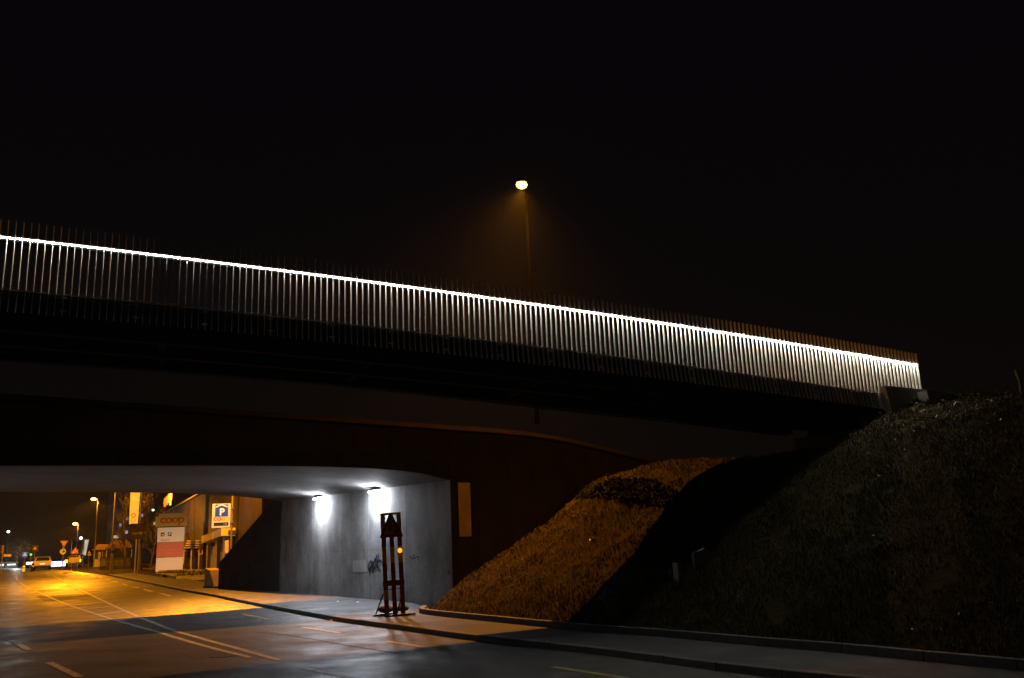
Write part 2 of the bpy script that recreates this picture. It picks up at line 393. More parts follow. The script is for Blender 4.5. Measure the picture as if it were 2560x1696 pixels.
# footway: between road kerb and verge kerb / lit wall / far frontage
PATH_KERB = 0.13
wall_side = [PA + WN * 0.02 + WD * t for t in (19.2, 16, 12, 8, 4, 1.5)]
back_pts = [G(296, 1424, .12), G(331, 1432, .12), G(414, 1445, .12), G(470, 1447, .12), G(540, 1464, .12)]
BACK = back_pts + [p + WN * 0.0 for p in wall_side] + KVL[1:]
BK = [Vector((p.x, p.y, 0)) for p in BACK]
def nearest_on(line, p):
    best = None; bd = 1e9
    for a, b in zip(line[:-1], line[1:]):
        ab = b - a; t = max(0, min(1, (p - a).dot(ab) / max(ab.length_squared, 1e-9))); q = a + ab * t; d = (q - p).length
        if d < bd: bd, best = d, q
    return best
KR0 = [Vector((p.x, p.y, 0)) for p in KR]
rt = []; last = None
for p in KR0: rt.append(nearest_on(BK, p))
strip('pavement', offset_line(KR0, -0.14), rt, M['path'], 5, lambda x, y: road_z(x, y) + PATH_KERB - 0.004, 'grey asphalt pavement beside the road, running past the lit wall')
def kerb(name, line, w, z0, z1, label, mt=M['kerb'], stone=None):
    """a kerb of single stones laid end to end"""
    root = thing(name, None, None); root['kind'] = 'structure'; root['label'] = label
    cum = 0; L = [Vector((p.x, p.y, 0)) for p in line]; parts = 0
    pieces = []
    out = offset_line(L, -w)
    for i in range(len(L) - 1):
        a, b, c, d = L[i], L[i + 1], out[i + 1], out[i]
        g = 0.010
        a2, b2 = a.lerp(b, g), a.lerp(b, 1 - g); d2, c2 = d.lerp(c, g), d.lerp(c, 1 - g)
        zz = [road_z(p.x, p.y) for p in (a2, b2, c2, d2)]
        ch = 0.015; inn = (d2 - a2).normalized() * ch
        v = [Vector((p.x, p.y, z + z0)) for p, z in zip((a2, b2, c2, d2), zz)] + \
            [Vector((p.x, p.y, z + z1 - ch)) for p, z in zip((a2, b2, c2, d2), zz)] + \
            [Vector((p.x, p.y, z + z1)) for p, z in zip((a2 + inn, b2 + inn, c2, d2), zz)]
        mb = MB(); mb.add(v, [(0, 1, 5, 4), (1, 2, 6, 5), (2, 3, 7, 6), (3, 0, 4, 7), (4, 5, 9, 8), (5, 6, 10, 9), (6, 7, 11, 10), (7, 4, 8, 11), (8, 9, 10, 11), (3, 2, 1, 0)])
        mb.build('kerb_stone', mt, root)
    return root
kerb('kerb', [p for p in KR if p.y > 5], 0.14, -0.1, PATH_KERB, 'dark granite kerb stones along the road edge')
kerb('verge_kerb', [p for p in KVL[1:] if p.y > 5], -0.0 - 0.16, 0.0, 0.27, 'raised concrete edging at the foot of the grass bank')

# painted markings
def paint(name, pts, w, mt, dz=0.008, px_w=None):
    """a painted line through photograph points, w metres wide, laid on the road"""
    L = [G(*p) for p in pts]; L = [Vector((p.x, p.y, 0)) for p in L]
    if len(L) > 2: L = resample(L, 0.7)
    else:
        k = max(2, int((L[1] - L[0]).length / 0.7)); L = [L[0].lerp(L[1], j / k) for j in range(k + 1)]
    a, b = offset_line(L, w / 2), offset_line(L, -w / 2); v = []
    for p, q in zip(a, b): v += [(p.x, p.y, road_z(p.x, p.y) + dz), (q.x, q.y, road_z(q.x, q.y) + dz)]
    mb = MB(); mb.add(v, [(2 * i, 2 * i + 1, 2 * i + 3, 2 * i + 2) for i in range(len(L) - 1)])
    o = mb.build(name, mt)
    if o.data.polygons[0].normal.z < 0: o.data.flip_normals()
    return tag(o, kind='structure')
for a, b in [((606, 1536), (674, 1550)), ((519, 1515), (562, 1525)), ((453, 1499), (484, 1506)), ((401, 1484), (425, 1491)), ((359, 1474), (382, 1480)),
             ((330, 1467), (349, 1471)), ((306, 1460), (319, 1464.5)), ((282, 1453.5), (295, 1457)), ((263, 1447), (275, 1450)), ((245, 1442), (256, 1445.5)),
             ((756, 1569), (849, 1583.6)), ((967, 1604), (1120, 1628)), ((1380, 1668), (1570, 1697))]:
    paint('cycle_lane_dash', [a, b], 0.14, M['yellow'])
lineR = [C2(*p) for p in [(315, 0), (400, 45), (500, 95), (600, 143), (700, 190), (800, 235), (900, 275), (1020, 322), (1200, 375), (1400, 430), (1650, 500)]]
lineL = [C2(*p) for p in [(205, 88), (300, 130), (400, 170), (500, 205), (600, 238), (700, 268), (800, 297), (920, 330), (1100, 385), (1300, 440), (1480, 484)]]
paint('solid_line', lineR, 0.15, M['white']); paint('solid_line', lineL, 0.15, M['white'])
for (a, b) in [((205, 86), (430, 68)), ((250, 104), (470, 87)), ((305, 128), (515, 110)), ((365, 152), (553, 131)), ((435, 174), (602, 154)), ((505, 198), (655, 180)), ((590, 228), (745, 209)), ((700, 262), (825, 246))]:
    paint('hatch_bar', [C2(*a), C2(*b)], 0.35, M['white'], dz=0.005)
for a, b in [((95, 3), (105, 30)), ((113, 36), (150, 64)), ((156, 68), (180, 80)), ((65, 382), (170, 440)), ((290, 515), (470, 600)), ((1790, 545), (2080, 604)), ((235, 28), (300, 38))]:
    paint('lane_dash', [C2(*a), C2(*b)], 0.16, M['white'])
for a, b in [((390, 297), (560, 293)), ((840, 245), (930, 245)), ((690, 328), (770, 326))]:
    paint('road_streak', [C2(*a), C2(*b)], 0.28, mat('streak_brown', (0.10, 0.085, 0.06), 0.45), dz=0.004)  # lighter, browner strips than the asphalt around them

wear = asphalt_mat('patched_asphalt', (0.042, 0.040, 0.039), 0.62); seam = mat('tar_seam', (0.022, 0.021, 0.020), 0.85, var=0.3, scale=20)
def ground_patch(name, pxs, mt, dz):
    L = [G(*p) for p in pxs]; n = len(L); c = sum(L, Vector()) / n
    v = [(p.x, p.y, road_z(p.x, p.y) + dz) for p in L]
    o = MB().add(v, [tuple(range(n))]).build(name, mt)
    if o.data.polygons[0].normal.z < 0: o.data.flip_normals()
    return tag(o, kind='structure')
ground_patch('road_patch', [(260, 1602), (420, 1596), (470, 1622), (300, 1630)], wear, 0.0035)
ground_patch('road_patch', [(90, 1490), (210, 1486), (260, 1498), (110, 1504)], wear, 0.0035)
for pts in ([C2(x, y) for x, y in [(1500, 330), (1700, 352), (1900, 385), (2100, 420), (2367, 462)]], [C2(x, y) for x, y in [(0, 470), (350, 452), (700, 440), (1000, 410)]], [(0, 1520), (200, 1518), (420, 1512)]):
    paint('tar_seam', pts, 0.05, seam, dz=0.0045)
q = G(560, 1640); cov = MB().disc(0.32, 0, 0.008, Matrix.Identity(4), 24).build('manhole_cover', mat('cast_iron', (0.06, 0.055, 0.05), 0.35, 0.7, var=0.3, scale=30), None, q); tag(cov, 'round iron manhole cover in the near road lane', 'manhole cover')
# ------------------------------------------------------------------ road bridge (the lit underpass)
rb = thing('road_bridge', 'low concrete road bridge whose underpass is lit white inside', 'bridge', (0, 0, 0))
W2 = WLEN * 0.985
def front_pt(s, z): p = PA + BU * s; return Vector((p.x, p.y, z))
def back_pt(s, z): p = PB + BU * s; return Vector((p.x, p.y, z))
S_LEFT = -17.5
def soff_front(s): return 4.38 + 0.50 * (1 - math.exp(s / 1.7)) + 0.02 * min(1, -s / 8)
def soff_back(s): return 4.77 + 0.56 * (1 - math.exp(s / 3.4)) + 0.010 * -s
# soffit: two slabs with a joint, built as lofted strips with a step
mb = MB(); ss = [S_LEFT] + list(np.linspace(-16, -4, 13)) + list(np.linspace(-3.5, 0.0, 12))
def soff_row(t, dz=0.0):
    r = []
    for s in ss:
        a, b = front_pt(s, soff_front(s)), back_pt(s, soff_back(s)); p = a.lerp(b, t); p.z += dz; r.append(p)
    return r
def loft(rows):
    v = [p for r in rows for p in r]; w = len(rows[0]); f = [(i * w + k, i * w + k + 1, (i + 1) * w + k + 1, (i + 1) * w + k) for i in range(len(rows) - 1) for k in range(w - 1)]
    return v, f
JT = 0.20
for t0, t1 in ((0.0, JT), (JT + 0.002, 1.0)):
    rows = [soff_row(t) for t in np.linspace(t0, t1, 6)]
    top = [soff_row(t1, 0.5), soff_row(t0, 0.5)]
    v, f = loft(rows + top); n = len(ss); w = n; R_ = len(rows) + 2
    f += [(k + (R_ - 1) * w, k + 1 + (R_ - 1) * w, k + 1, k) for k in range(w - 1)]
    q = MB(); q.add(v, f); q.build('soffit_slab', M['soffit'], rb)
# fascia above the opening and the abutment front to the right
COPE = lambda s: 6.74 - 0.048 * (s + 13.5) - 0.157 * 0.7 * math.log1p(math.exp((s - 3.9) / 0.7))
mb = MB(); v = []; f = []
sl = [S_LEFT] + list(np.linspace(-16, 0, 17))
for s in sl: v += [front_pt(s, soff_front(min(s, 0)) - 0.0), front_pt(s, COPE(s))]
for s in sl: v += [front_pt(s, soff_front(min(s, 0)) + 0.0) + BN * 0.45, front_pt(s, COPE(s)) + BN * 0.45]
n = len(sl)
for i in range(n - 1):
    f += [(2 * i, 2 * i + 2, 2 * i + 3, 2 * i + 1), (2 * n + 2 * i, 2 * n + 2 * i + 1, 2 * n + 2 * i + 3, 2 * n + 2 * i + 2), (2 * i + 1, 2 * i + 3, 2 * n + 2 * i + 3, 2 * n + 2 * i + 1)]
f += [(2 * i, 2 * n + 2 * i, 2 * n + 2 * i + 2, 2 * i + 2) for i in range(n - 1)]
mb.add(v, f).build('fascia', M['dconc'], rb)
# coping beam
mb = MB(); sl = [S_LEFT] + list(np.linspace(-15, 3.9, 20)) + list(np.linspace(4.8, 15.5, 12)); prof = [(-0.16, -0.02), (-0.16, 0.05), (0.06, 0.24), (0.35, 0.24), (0.35, -0.02)]
v = []; f = []
for s in sl:
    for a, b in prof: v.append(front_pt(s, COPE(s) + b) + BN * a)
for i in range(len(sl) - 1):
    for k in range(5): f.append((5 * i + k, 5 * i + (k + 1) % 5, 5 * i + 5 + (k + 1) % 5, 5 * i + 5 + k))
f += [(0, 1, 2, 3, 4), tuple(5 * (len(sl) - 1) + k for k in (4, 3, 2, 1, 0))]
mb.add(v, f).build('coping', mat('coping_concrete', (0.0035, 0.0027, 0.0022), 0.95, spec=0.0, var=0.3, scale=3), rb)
# deck
mb = MB(); v = []
dk = [(S_LEFT, 0.4, 6.5), (4.0, 0.4, 5.7), (4.0, 18.0, 6.1), (S_LEFT, 18.0, 6.9)]
vs = [front_pt(s, z) + BN * n_ for s, n_, z in dk]; vs += [q + Vector((0, 0, -0.5)) for q in vs]
MB().add(vs, [(0, 1, 2, 3), (7, 6, 5, 4), (0, 4, 5, 1), (1, 5, 6, 2), (2, 6, 7, 3), (3, 7, 4, 0)]).build('deck', M['dconc'], rb)
vs = [front_pt(0.1, 0) + BN * 0.02, front_pt(15.5, 0) + BN * 0.02]
# abutment front (wing wall) to the right, top following the coping; place of the added orange glow strip
GLOW_STRIP = (0.24, 0.70, 2.35, 4.15)
def wing(s0, s1, zlo=None, zhi=None, nn=0.0, name='wing_wall'):
    k = max(1, int((s1 - s0) / 1.0)); v = []; f = []
    for i in range(k + 1):
        s = s0 + (s1 - s0) * i / k
        lo = -0.3 if zlo is None else zlo; hi = COPE(s) if zhi is None else zhi
        for b in (0.0, 0.5): v += [front_pt(s, lo) + BN * (b + nn), front_pt(s, hi) + BN * (b + nn)]
    for i in range(k):
        o = 4 * i; f += [(o, o + 4, o + 5, o + 1), (o + 2, o + 3, o + 7, o + 6), (o + 1, o + 5, o + 7, o + 3), (o, o + 2, o + 6, o + 4)]
    f += [(0, 1, 3, 2), (4 * k, 4 * k + 2, 4 * k + 3, 4 * k + 1)]
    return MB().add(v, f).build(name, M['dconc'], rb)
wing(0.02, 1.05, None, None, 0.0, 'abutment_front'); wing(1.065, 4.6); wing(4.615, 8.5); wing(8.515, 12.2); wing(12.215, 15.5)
# lit wall panels with recessed joints
back = MB()
def wall_pt(l, z, o=0.0): p = PA + WD * l + WN * o; return Vector((p.x, p.y, z))
def wall_l(px, py): p = on_plane(px, py, PA, WN); return (p - PA).dot(WD), p.z
def wall_top(l): return soff_front(0) + (soff_back(0) - soff_front(0)) * l / WLEN + 0.05
vs = [wall_pt(0, -.3, -.03), wall_pt(WLEN, -.3, -.03), wall_pt(WLEN, wall_top(WLEN), -.03), wall_pt(0, wall_top(0), -.03)]
vs += [q - WN * 0.6 for q in vs]
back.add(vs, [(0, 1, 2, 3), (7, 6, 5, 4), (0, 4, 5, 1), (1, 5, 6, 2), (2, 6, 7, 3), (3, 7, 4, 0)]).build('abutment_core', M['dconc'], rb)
lj = [0.0, wall_l(1017, 1400)[0], wall_l(922, 1400)[0], wall_l(780, 1400)[0], WLEN]
zj = wall_l(860, 1378)[1]
for i in range(4):
    l0, l1 = lj[i] + (0.012 if i else 0), lj[i + 1] - (0.012 if i < 3 else 0)
    rows = [(-0.2, None)] if i in (0, 3) else [(-0.2, zj - 0.003), (zj + 0.003, None)]
    for z0, z1 in rows:
        o = random.uniform(-0.0015, 0.0015)
        vs = [wall_pt(l0, z0, o), wall_pt(l1, z0, o), wall_pt(l1, z1 or wall_top(l1), o), wall_pt(l0, z1 or wall_top(l0), o)]
        vs += [q - WN * 0.028 for q in vs]
        MB().add(vs, [(0, 1, 2, 3), (7, 6, 5, 4), (0, 4, 5, 1), (1, 5, 6, 2), (2, 6, 7, 3), (3, 7, 4, 0)]).build('wall_panel', M['conc'], rb)
# overpaint patches, small plate
def wall_patch(name, pxs, mt, o=0.0035, parent=rb):
    L = [wall_l(*p) for p in pxs]; vs = [wall_pt(l, z, o) for l, z in L] + [wall_pt(l, z, -0.02) for l, z in L]; n = len(L)
    return MB().add(vs, [tuple(range(n))] + [(i, n + i, n + (i + 1) % n, (i + 1) % n) for i in range(n)]).build(name, mt, parent)
wall_patch('overpaint_patch', [(883, 1402), (913, 1400), (914, 1430), (882, 1431)], M['pale'])
wall_patch('overpaint_patch', [(960, 1305), (968, 1303), (969, 1424), (962, 1426)], mat('blue_grey_overpaint', (0.22, 0.225, 0.26), 0.8, var=0.15, scale=3))
wall_patch('overpaint_patch', [(960, 1428), (971, 1426), (972, 1484), (960, 1485)], M['pale'])
wall_patch('wall_plate', [(1119, 1427), (1124, 1427), (1124.5, 1435), (1119.5, 1435)], M['black'], 0.012)
# graffiti, drawn as strokes on the wall
def strokes(name, label, lines, w, scale=1.0):
    mb = MB()
    for ln in lines:
        pts = [Vector((*wall_l(*p), 0)) for p in ln]; pts = resample(pts, 0.05) if len(pts) > 2 else pts
        for a, b in zip(pts[:-1], pts[1:]):
            d = (b - a)
            if d.length < 1e-4: continue
            nrm = Vector((-d.y, d.x, 0)).normalized() * w * random.uniform(0.4, 0.6); e_ = d.normalized() * w * 0.2
            a_, b_ = a - e_, b + e_
            vs = [wall_pt(q.x, q.y, 0.0065) for q in (a_ + nrm, b_ + nrm, b_ - nrm, a_ - nrm)]
            mb.add(vs, [(0, 1, 2, 3)])
    return mb.build(name, M['graf'], rb)
def g5(x, y): return (900 + x / 5.227, 1260 + y / 5.227)
strokes('graffiti', None, [[g5(*p) for p in l] for l in [
    [(150, 740), (115, 790), (112, 860), (135, 870), (150, 820), (128, 930)],
    [(150, 750), (165, 870), (172, 905), (180, 800), (165, 760), (175, 850)],
    [(190, 720), (180, 800), (195, 850), (212, 780), (200, 720)],
    [(218, 670), (205, 760), (228, 830), (222, 720)],
    [(243, 655), (236, 740), (232, 800), (268, 885)],
    [(235, 760), (262, 742), (290, 760), (322, 825)],
    [(120, 850), (160, 800), (215, 700), (225, 690)]]], 0.085)
strokes('graffiti', None, [[g5(*p) for p in l] for l in [[(690, 700), (705, 670), (715, 700), (700, 720), (655, 690)], [(720, 720), (740, 690), (770, 700), (755, 735)]]], 0.05)
# far wing wall (dark, sloping down) beyond the underpass
fb = G(547, 1473, .1); WD2 = Vector((fb.x - PB.x, fb.y - PB.y, 0)); FL = WD2.length; WD2.normalize(); WN2 = Vector((WD2.y, -WD2.x, 0))
v = []
pl = [(0.0, -0.2), (FL, -0.2), (FL, 1.65 + road_z(fb.x, fb.y) * 0), (0.0, 5.3)]
ptsA = [PB + WD2 * a + WN2 * -0.05 + Vector((0, 0, b)) for a, b in pl]; ptsB = [q + WN2 * 0.6 for q in ptsA]
if WN2.x < 0: ptsB = [q - WN2 * 0.6 for q in ptsA]
MB().add(ptsA + ptsB, [(0, 1, 2, 3), (7, 6, 5, 4), (0, 4, 5, 1), (1, 5, 6, 2), (2, 6, 7, 3), (3, 7, 4, 0)]).build('wing_wall', mat('dark_wall', (0.03, 0.026, 0.024), 0.95, var=0.4, scale=1.2, spec=0.1), rb)  # darker base colour than the other wing walls
# opposite abutment, left of the picture
vs = []
pl = [front_pt(S_LEFT, -0.3) - BN * 0, back_pt(S_LEFT, -0.3), back_pt(S_LEFT, 5.6), front_pt(S_LEFT, 4.9)]
vs = pl + [q - BU * 0.6 for q in pl]
MB().add(vs, [(0, 1, 2, 3), (7, 6, 5, 4), (0, 4, 5, 1), (1, 5, 6, 2), (2, 6, 7, 3), (3, 7, 4, 0)]).build('opposite_abutment', M['dconc'], rb)
# upright strip beside the corner: added glowing panes for an orange-lit surface behind
def fw(s, z, n_): return front_pt(s, z) + BN * n_
glow_strip = thing('window', 'tall narrow glow panel added for an orange-lit surface behind, beside the lit underpass corner', 'window')  # added glow panel, not a real window
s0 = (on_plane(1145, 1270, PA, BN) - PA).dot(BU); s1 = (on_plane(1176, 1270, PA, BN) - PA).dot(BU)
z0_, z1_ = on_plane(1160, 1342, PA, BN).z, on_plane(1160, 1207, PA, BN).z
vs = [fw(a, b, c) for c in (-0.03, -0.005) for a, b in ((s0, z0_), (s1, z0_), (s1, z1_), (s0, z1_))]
BX = [(0, 1, 2, 3), (7, 6, 5, 4), (0, 4, 5, 1), (1, 5, 6, 2), (2, 6, 7, 3), (3, 7, 4, 0)]
fp_ = lit_panel('orange_glow_pane', (0.20, 0.055, 0.001), 0.27); nt = fp_.node_tree; pb_ = nt.nodes['Principled BSDF']
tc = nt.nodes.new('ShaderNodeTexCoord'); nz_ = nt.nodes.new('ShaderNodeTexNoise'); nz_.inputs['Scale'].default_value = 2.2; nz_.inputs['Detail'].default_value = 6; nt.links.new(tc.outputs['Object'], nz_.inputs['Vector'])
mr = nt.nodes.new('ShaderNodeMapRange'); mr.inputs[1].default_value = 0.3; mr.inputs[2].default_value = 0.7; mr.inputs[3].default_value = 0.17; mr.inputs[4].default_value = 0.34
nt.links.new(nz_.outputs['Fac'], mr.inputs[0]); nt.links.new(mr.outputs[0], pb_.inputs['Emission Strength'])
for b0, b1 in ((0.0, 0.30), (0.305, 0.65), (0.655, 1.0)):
    MB().add([fw(a, z0_ + (z1_ - z0_) * b, c) for c in (-0.03, -0.005) for a, b in ((s0, b0), (s1, b0), (s1, b1), (s0, b1))], BX).build('pane', fp_, glow_strip)
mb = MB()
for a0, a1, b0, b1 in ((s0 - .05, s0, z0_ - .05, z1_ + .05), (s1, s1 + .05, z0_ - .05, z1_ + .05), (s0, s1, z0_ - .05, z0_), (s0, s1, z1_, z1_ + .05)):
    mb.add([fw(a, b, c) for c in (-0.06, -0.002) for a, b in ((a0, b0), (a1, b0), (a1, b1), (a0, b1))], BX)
mb.build('added_frame', M['dsteel'], glow_strip)

# wall lamps of the underpass
def wall_lamp(l, label, sgn=1, origin=None):
    p = wall_pt(l, wall_top(l) - 0.16, 0.20) if origin is None else origin
    ang = math.atan2(WD.y, WD.x)
    t = thing('underpass_lamp', label, 'wall lamp', p, ang, 'white lamps under the road bridge')
    side = 1 if (Matrix.Rotation(ang, 3, 'Z') @ Vector((0, 1, 0))).dot(WN) > 0 else -1
    MB().bevbox(-0.42, 0.42, -0.13, 0.13, 0.035, 0.12, 0.02).build('housing', M['dsteel'], t)
    MB().box(-0.39, 0.39, -0.10, 0.10, -0.03, 0.034).build('lens', M['wlamp'] if origin is None else M['wlamp2'], t)
    y0, y1 = sorted((-side * 0.13, -side * 0.19)) if origin is None else (-.02, .02)
    MB().box(-0.06, 0.06, y0, y1, 0.03, 0.10).build('bracket', M['dsteel'], t)
    return t
wall_lamp(wall_l(948, 1226)[0], 'nearer white underpass lamp, above the roadworks sign'); wall_lamp(wall_l(806, 1242)[0], 'farther white underpass lamp, left along the lit wall')
for t_, nm in ((0.25, 'nearer'), (0.62, 'farther')):
    q = front_pt(S_LEFT, 0).lerp(back_pt(S_LEFT, 0), t_) + BU * 0.25; q.z = 4.65
    wall_lamp(0, nm + ' white lamp on the opposite underpass wall, out of view to the left', origin=q)

# ------------------------------------------------------------------ near bridge with the lit railing
fbz = thing('footbridge', 'dark footbridge with a long railing lit white under its handrail', 'bridge', (0, 0, 0))
RANG = math.atan2(RU.y, RU.x)
I0, I1 = -7.0, 17.0
def flare(i, a): return a + (0.15 + 0.75 * min(1, max(0, (i - 4.5) / 5.0))) * min(1, max(0, (a - 3.0) / 0.8))
def along(prof, i0, i1, step=0.5, name='deck', mt=None, parent=None):
    k = max(1, int((i1 - i0) / step)); v = []; f = []; n = len(prof)
    for j in range(k + 1):
        i = i0 + (i1 - i0) * j / k
        for a, b in prof: v.append(rail_pt(i, flare(i, a), b))
    for j in range(k):
        for q in range(n): f.append((n * j + q, n * j + (q + 1) % n, n * (j + 1) + (q + 1) % n, n * (j + 1) + q))
    f += [tuple(range(n)), tuple(n * k + q for q in range(n))[::-1]]
    return MB().add(v, f).build(name, mt, parent)
along([(0.10, 0.0), (4.0, 0.0), (4.0, -0.30), (0.10, -0.30)], I0, I1 - .3, 0.5, 'deck', M['bsteel'], fbz)
along([(0.075, 0.06), (0.095, 0.06), (0.095, -0.42), (0.075, -0.42)], I0, I1 - 1.2, 0.5, 'edge_plate', M['bsteel'], fbz)
for q in (0.55, 2.0, 3.45):
    along([(q - .12, -0.30), (q + .12, -0.30), (q + .12, -0.72), (q - .12, -0.72)], I0, 15.6, 0.5, 'girder', M['bsteel'], fbz)
for q in (1.1, 1.55, 2.45, 2.9):
    along([(q - .05, -0.30), (q + .05, -0.30), (q + .05, -0.45), (q - .05, -0.45)], I0, 15.6, 0.5, 'stringer', M['bsteel'], fbz)
for i in (-5.4, -2.0, 1.4, 4.8, 8.2, 11.6, 14.9):
    v = [rail_pt(i + a, b, c) for a in (-.06, .06) for b, c in ((0.15, -0.31), (3.9, -0.31), (3.9, -0.60), (0.15, -0.60))]
    MB().add(v, BX).build('cross_beam', M['bsteel'], fbz)
# far-side guard (plain upstand seen only from behind)
along([(3.9, 0.0), (4.0, 0.0), (4.0, 0.25), (3.9, 0.25)], I0, I1 - .3, 0.5, 'far_edge', M['bsteel'], fbz)
along([(-0.022, -0.016), (0.074, -0.016), (0.074, -0.03), (-0.022, -0.03)], I0, 15.6, 0.5, 'shade_ledge', M['bsteel'], fbz)  # ledge added to cut off strip light falling below the deck
railing = bpy.data.objects.new('railing', None); COL.objects.link(railing); railing.parent = fbz
def bar_mesh(name, z0, foot):
    d0, d1, t = -0.075, 0.005, 0.006
    prof = [(d0, 1.42), (d1, 1.42), (d1, 0.0), (d1 - 0.0, z0 * 0.3)] 
    pr = [(d0, 1.42), (d1, 1.42), (d1, 0.02)]
    pr += [(d1 - 0.02, z0 * 0.55), (d1 - 0.06, z0), (d0 - 0.05, z0), (d0 - 0.015, z0 * 0.55), (d0, 0.02)] if not foot else [(d1, z0), (d0, z0)]
    mb = MB().prism(pr, -t, t, (Vector((0, 1, 0)), Vector((0, 0, 1)), Vector((1, 0, 0))))
    if foot: mb.box(-0.03, 0.03, d0 - 0.01, d1 + 0.03, z0, z0 + 0.10)
    return mb.mesh(name, M['steel'])
bar_long, bar_short = bar_mesh('baluster', -0.47, False), bar_mesh('baluster_short', -0.06, True)
k = -18
while k <= 169:
    i = k / 10.0; p = rail_pt(i, 0.0, 0.0)
    link_copy(bar_long if i < 15.75 else bar_short, 'baluster', railing, p, RANG + random.uniform(-.03, .03)); k += 1
# handrail: steel cap with a glowing strip below it, behind the bars
along([(0.03, 1.095), (0.03, 1.125), (0.16, 1.125), (0.16, 1.095)], I0, I1, 0.5, 'handrail', M['steel'], railing)
along([(0.118, 1.0945), (0.13, 1.0945), (0.13, 1.05), (0.118, 1.05)], -7.0, 16.99, 0.5, 'handrail_back', mat('black_channel', (0.002, 0.002, 0.002), 1.0, spec=0.0), railing)
for q in range(-3, 17):
    j = 0.006 * (1 + (q * 7919 % 5) * 0.5)
    along([(0.048, 1.094), (0.088, 1.094), (0.088, 1.087), (0.048, 1.087)], q + j - 0.04, q + 1 - j - 0.04 if q < 16 else 16.98, 0.5, 'light_strip', M['strip'], railing)
along([(-0.046, -0.030), (-0.046, -0.006), (-0.024, -0.006), (-0.024, -0.030)], I0, 15.8, 0.5, 'bottom_rail', M['steel'], railing)
post = MB(); post.box(-0.0085, 0.0085, -0.078, 0.006, -0.40, 1.40).box(-0.03, 0.03, -0.005, 0.072, -0.07, -0.02).box(-0.03, 0.03, 0.02, 0.074, -0.34, -0.30)
for b in (-0.045, -0.32):
    for x in (-0.045, 0.045): post.disc(0.016, 0, 0.05, Matrix.Translation((x, 0.0745, b)) @ Matrix.Rotation(math.pi / 2, 4, 'X'), 6)
pm = post.mesh('rail_post', M['steel'])
for i in range(-2, 17): link_copy(pm, 'rail_post', railing, rail_pt(i, 0.0), RANG)

# abutment of the footbridge at the right
ab = thing('abutment', 'pale concrete abutment block where the railing ends on the grass bank', 'abutment')
def slab(name, pts_sz, n0, n1, mt=M['aconc'], parent=ab):
    f0 = [RU * s + RN * n_ + Vector((0, 0, z)) for n_ in (n0, n1) for s, z in pts_sz]; k = len(pts_sz)
    return MB().add(f0, [tuple(range(k)), tuple(range(k, 2 * k))[::-1]] + [(i, (i + 1) % k, k + (i + 1) % k, k + i) for i in range(k)]).build(name, mt, parent)
NR = RP.dot(RN)
slab('parapet_block', [(19.30, 6.10), (21.6, 5.98), (21.6, 4.2), (19.55, 4.2), (19.48, 5.0)], NR - 0.28, NR - 0.03)
slab('return_block', [(20.35, 5.90), (21.7, 5.82), (21.7, 4.2), (20.60, 4.2)], NR - 0.75, NR - 0.40)
slab('side_wall', [(19.46, 5.40), (19.46, 4.0), (17.0, 2.4), (17.6, 3.72)], NR - 0.26, NR - 0.10)
slab('bearing_wall', [(19.56, 5.1), (20.4, 5.1), (20.4, 3.6), (19.56, 3.6)], NR + 0.0, NR + 4.1, M['dconc'])

# small concrete outlet on the shaded slope
sp = G(1700, 1440)
def bank_hit(px, py):
    d = ray(px, py); d = d / d.y
    for Y in np.arange(8, 60, 0.1):
        p = CAM + d * float(Y)
        if float(ground_z(np.array([p.x]), np.array([p.y]))[0]) > p.z: return p
    return CAM + d * 30
cv = bank_hit(1730, 1440)
co = thing('drain_outlet', 'small pale concrete drain outlet on the shaded slope below the footbridge', 'drain outlet', cv - Vector((0, 0, 0.1)), RANG)
MB().prism([(0.15, -0.3), (0.62, -0.3), (0.72, 0.55), (0.45, 0.72), (0.10, 0.62)], -0.10, 0.0).build('wing_plate', M['aconc'], co)
MB().prism([(-0.42, -0.3), (-0.34, -0.3), (-0.34, 0.42), (-0.44, 0.42)], -0.12, 0.1).build('wing_plate', M['aconc'], co)
MB().prism([(-0.34, -0.3), (0.15, -0.3), (0.12, 0.25), (-0.34, 0.25)], -0.45, -0.38).build('back_plate', M['dconc'], co)
q = bank_hit(1160, 1446)
rk = thing('marker_stone', 'small pale marker stone standing at the wall foot by the grass bank', 'stone', q)
mb = MB(); mb.bevbox(-0.14, 0.14, -0.10, 0.10, -0.15, 0.38, 0.05); mb.build('stone', M['pale'], rk)
# fence post on the crest at the right edge
q = at(2551, 962, 24.0)
fp = thing('fence_post', 'weathered wooden fence post on the bank crest at the right edge', 'fence post', q)
MB().tube([(0, 0, -0.3), (0.02, 0, 0.12), (-0.02, 0, 0.2), (-0.04, 0, 0.42)], [0.06, 0.055, 0.05, 0.055], 8).build('post', M['wood'], fp)
MB().tube([(0, 0, 0.36), (2.5, -.9, 0.30)], 0.006, 5).build('wire', M['pole'], fp)

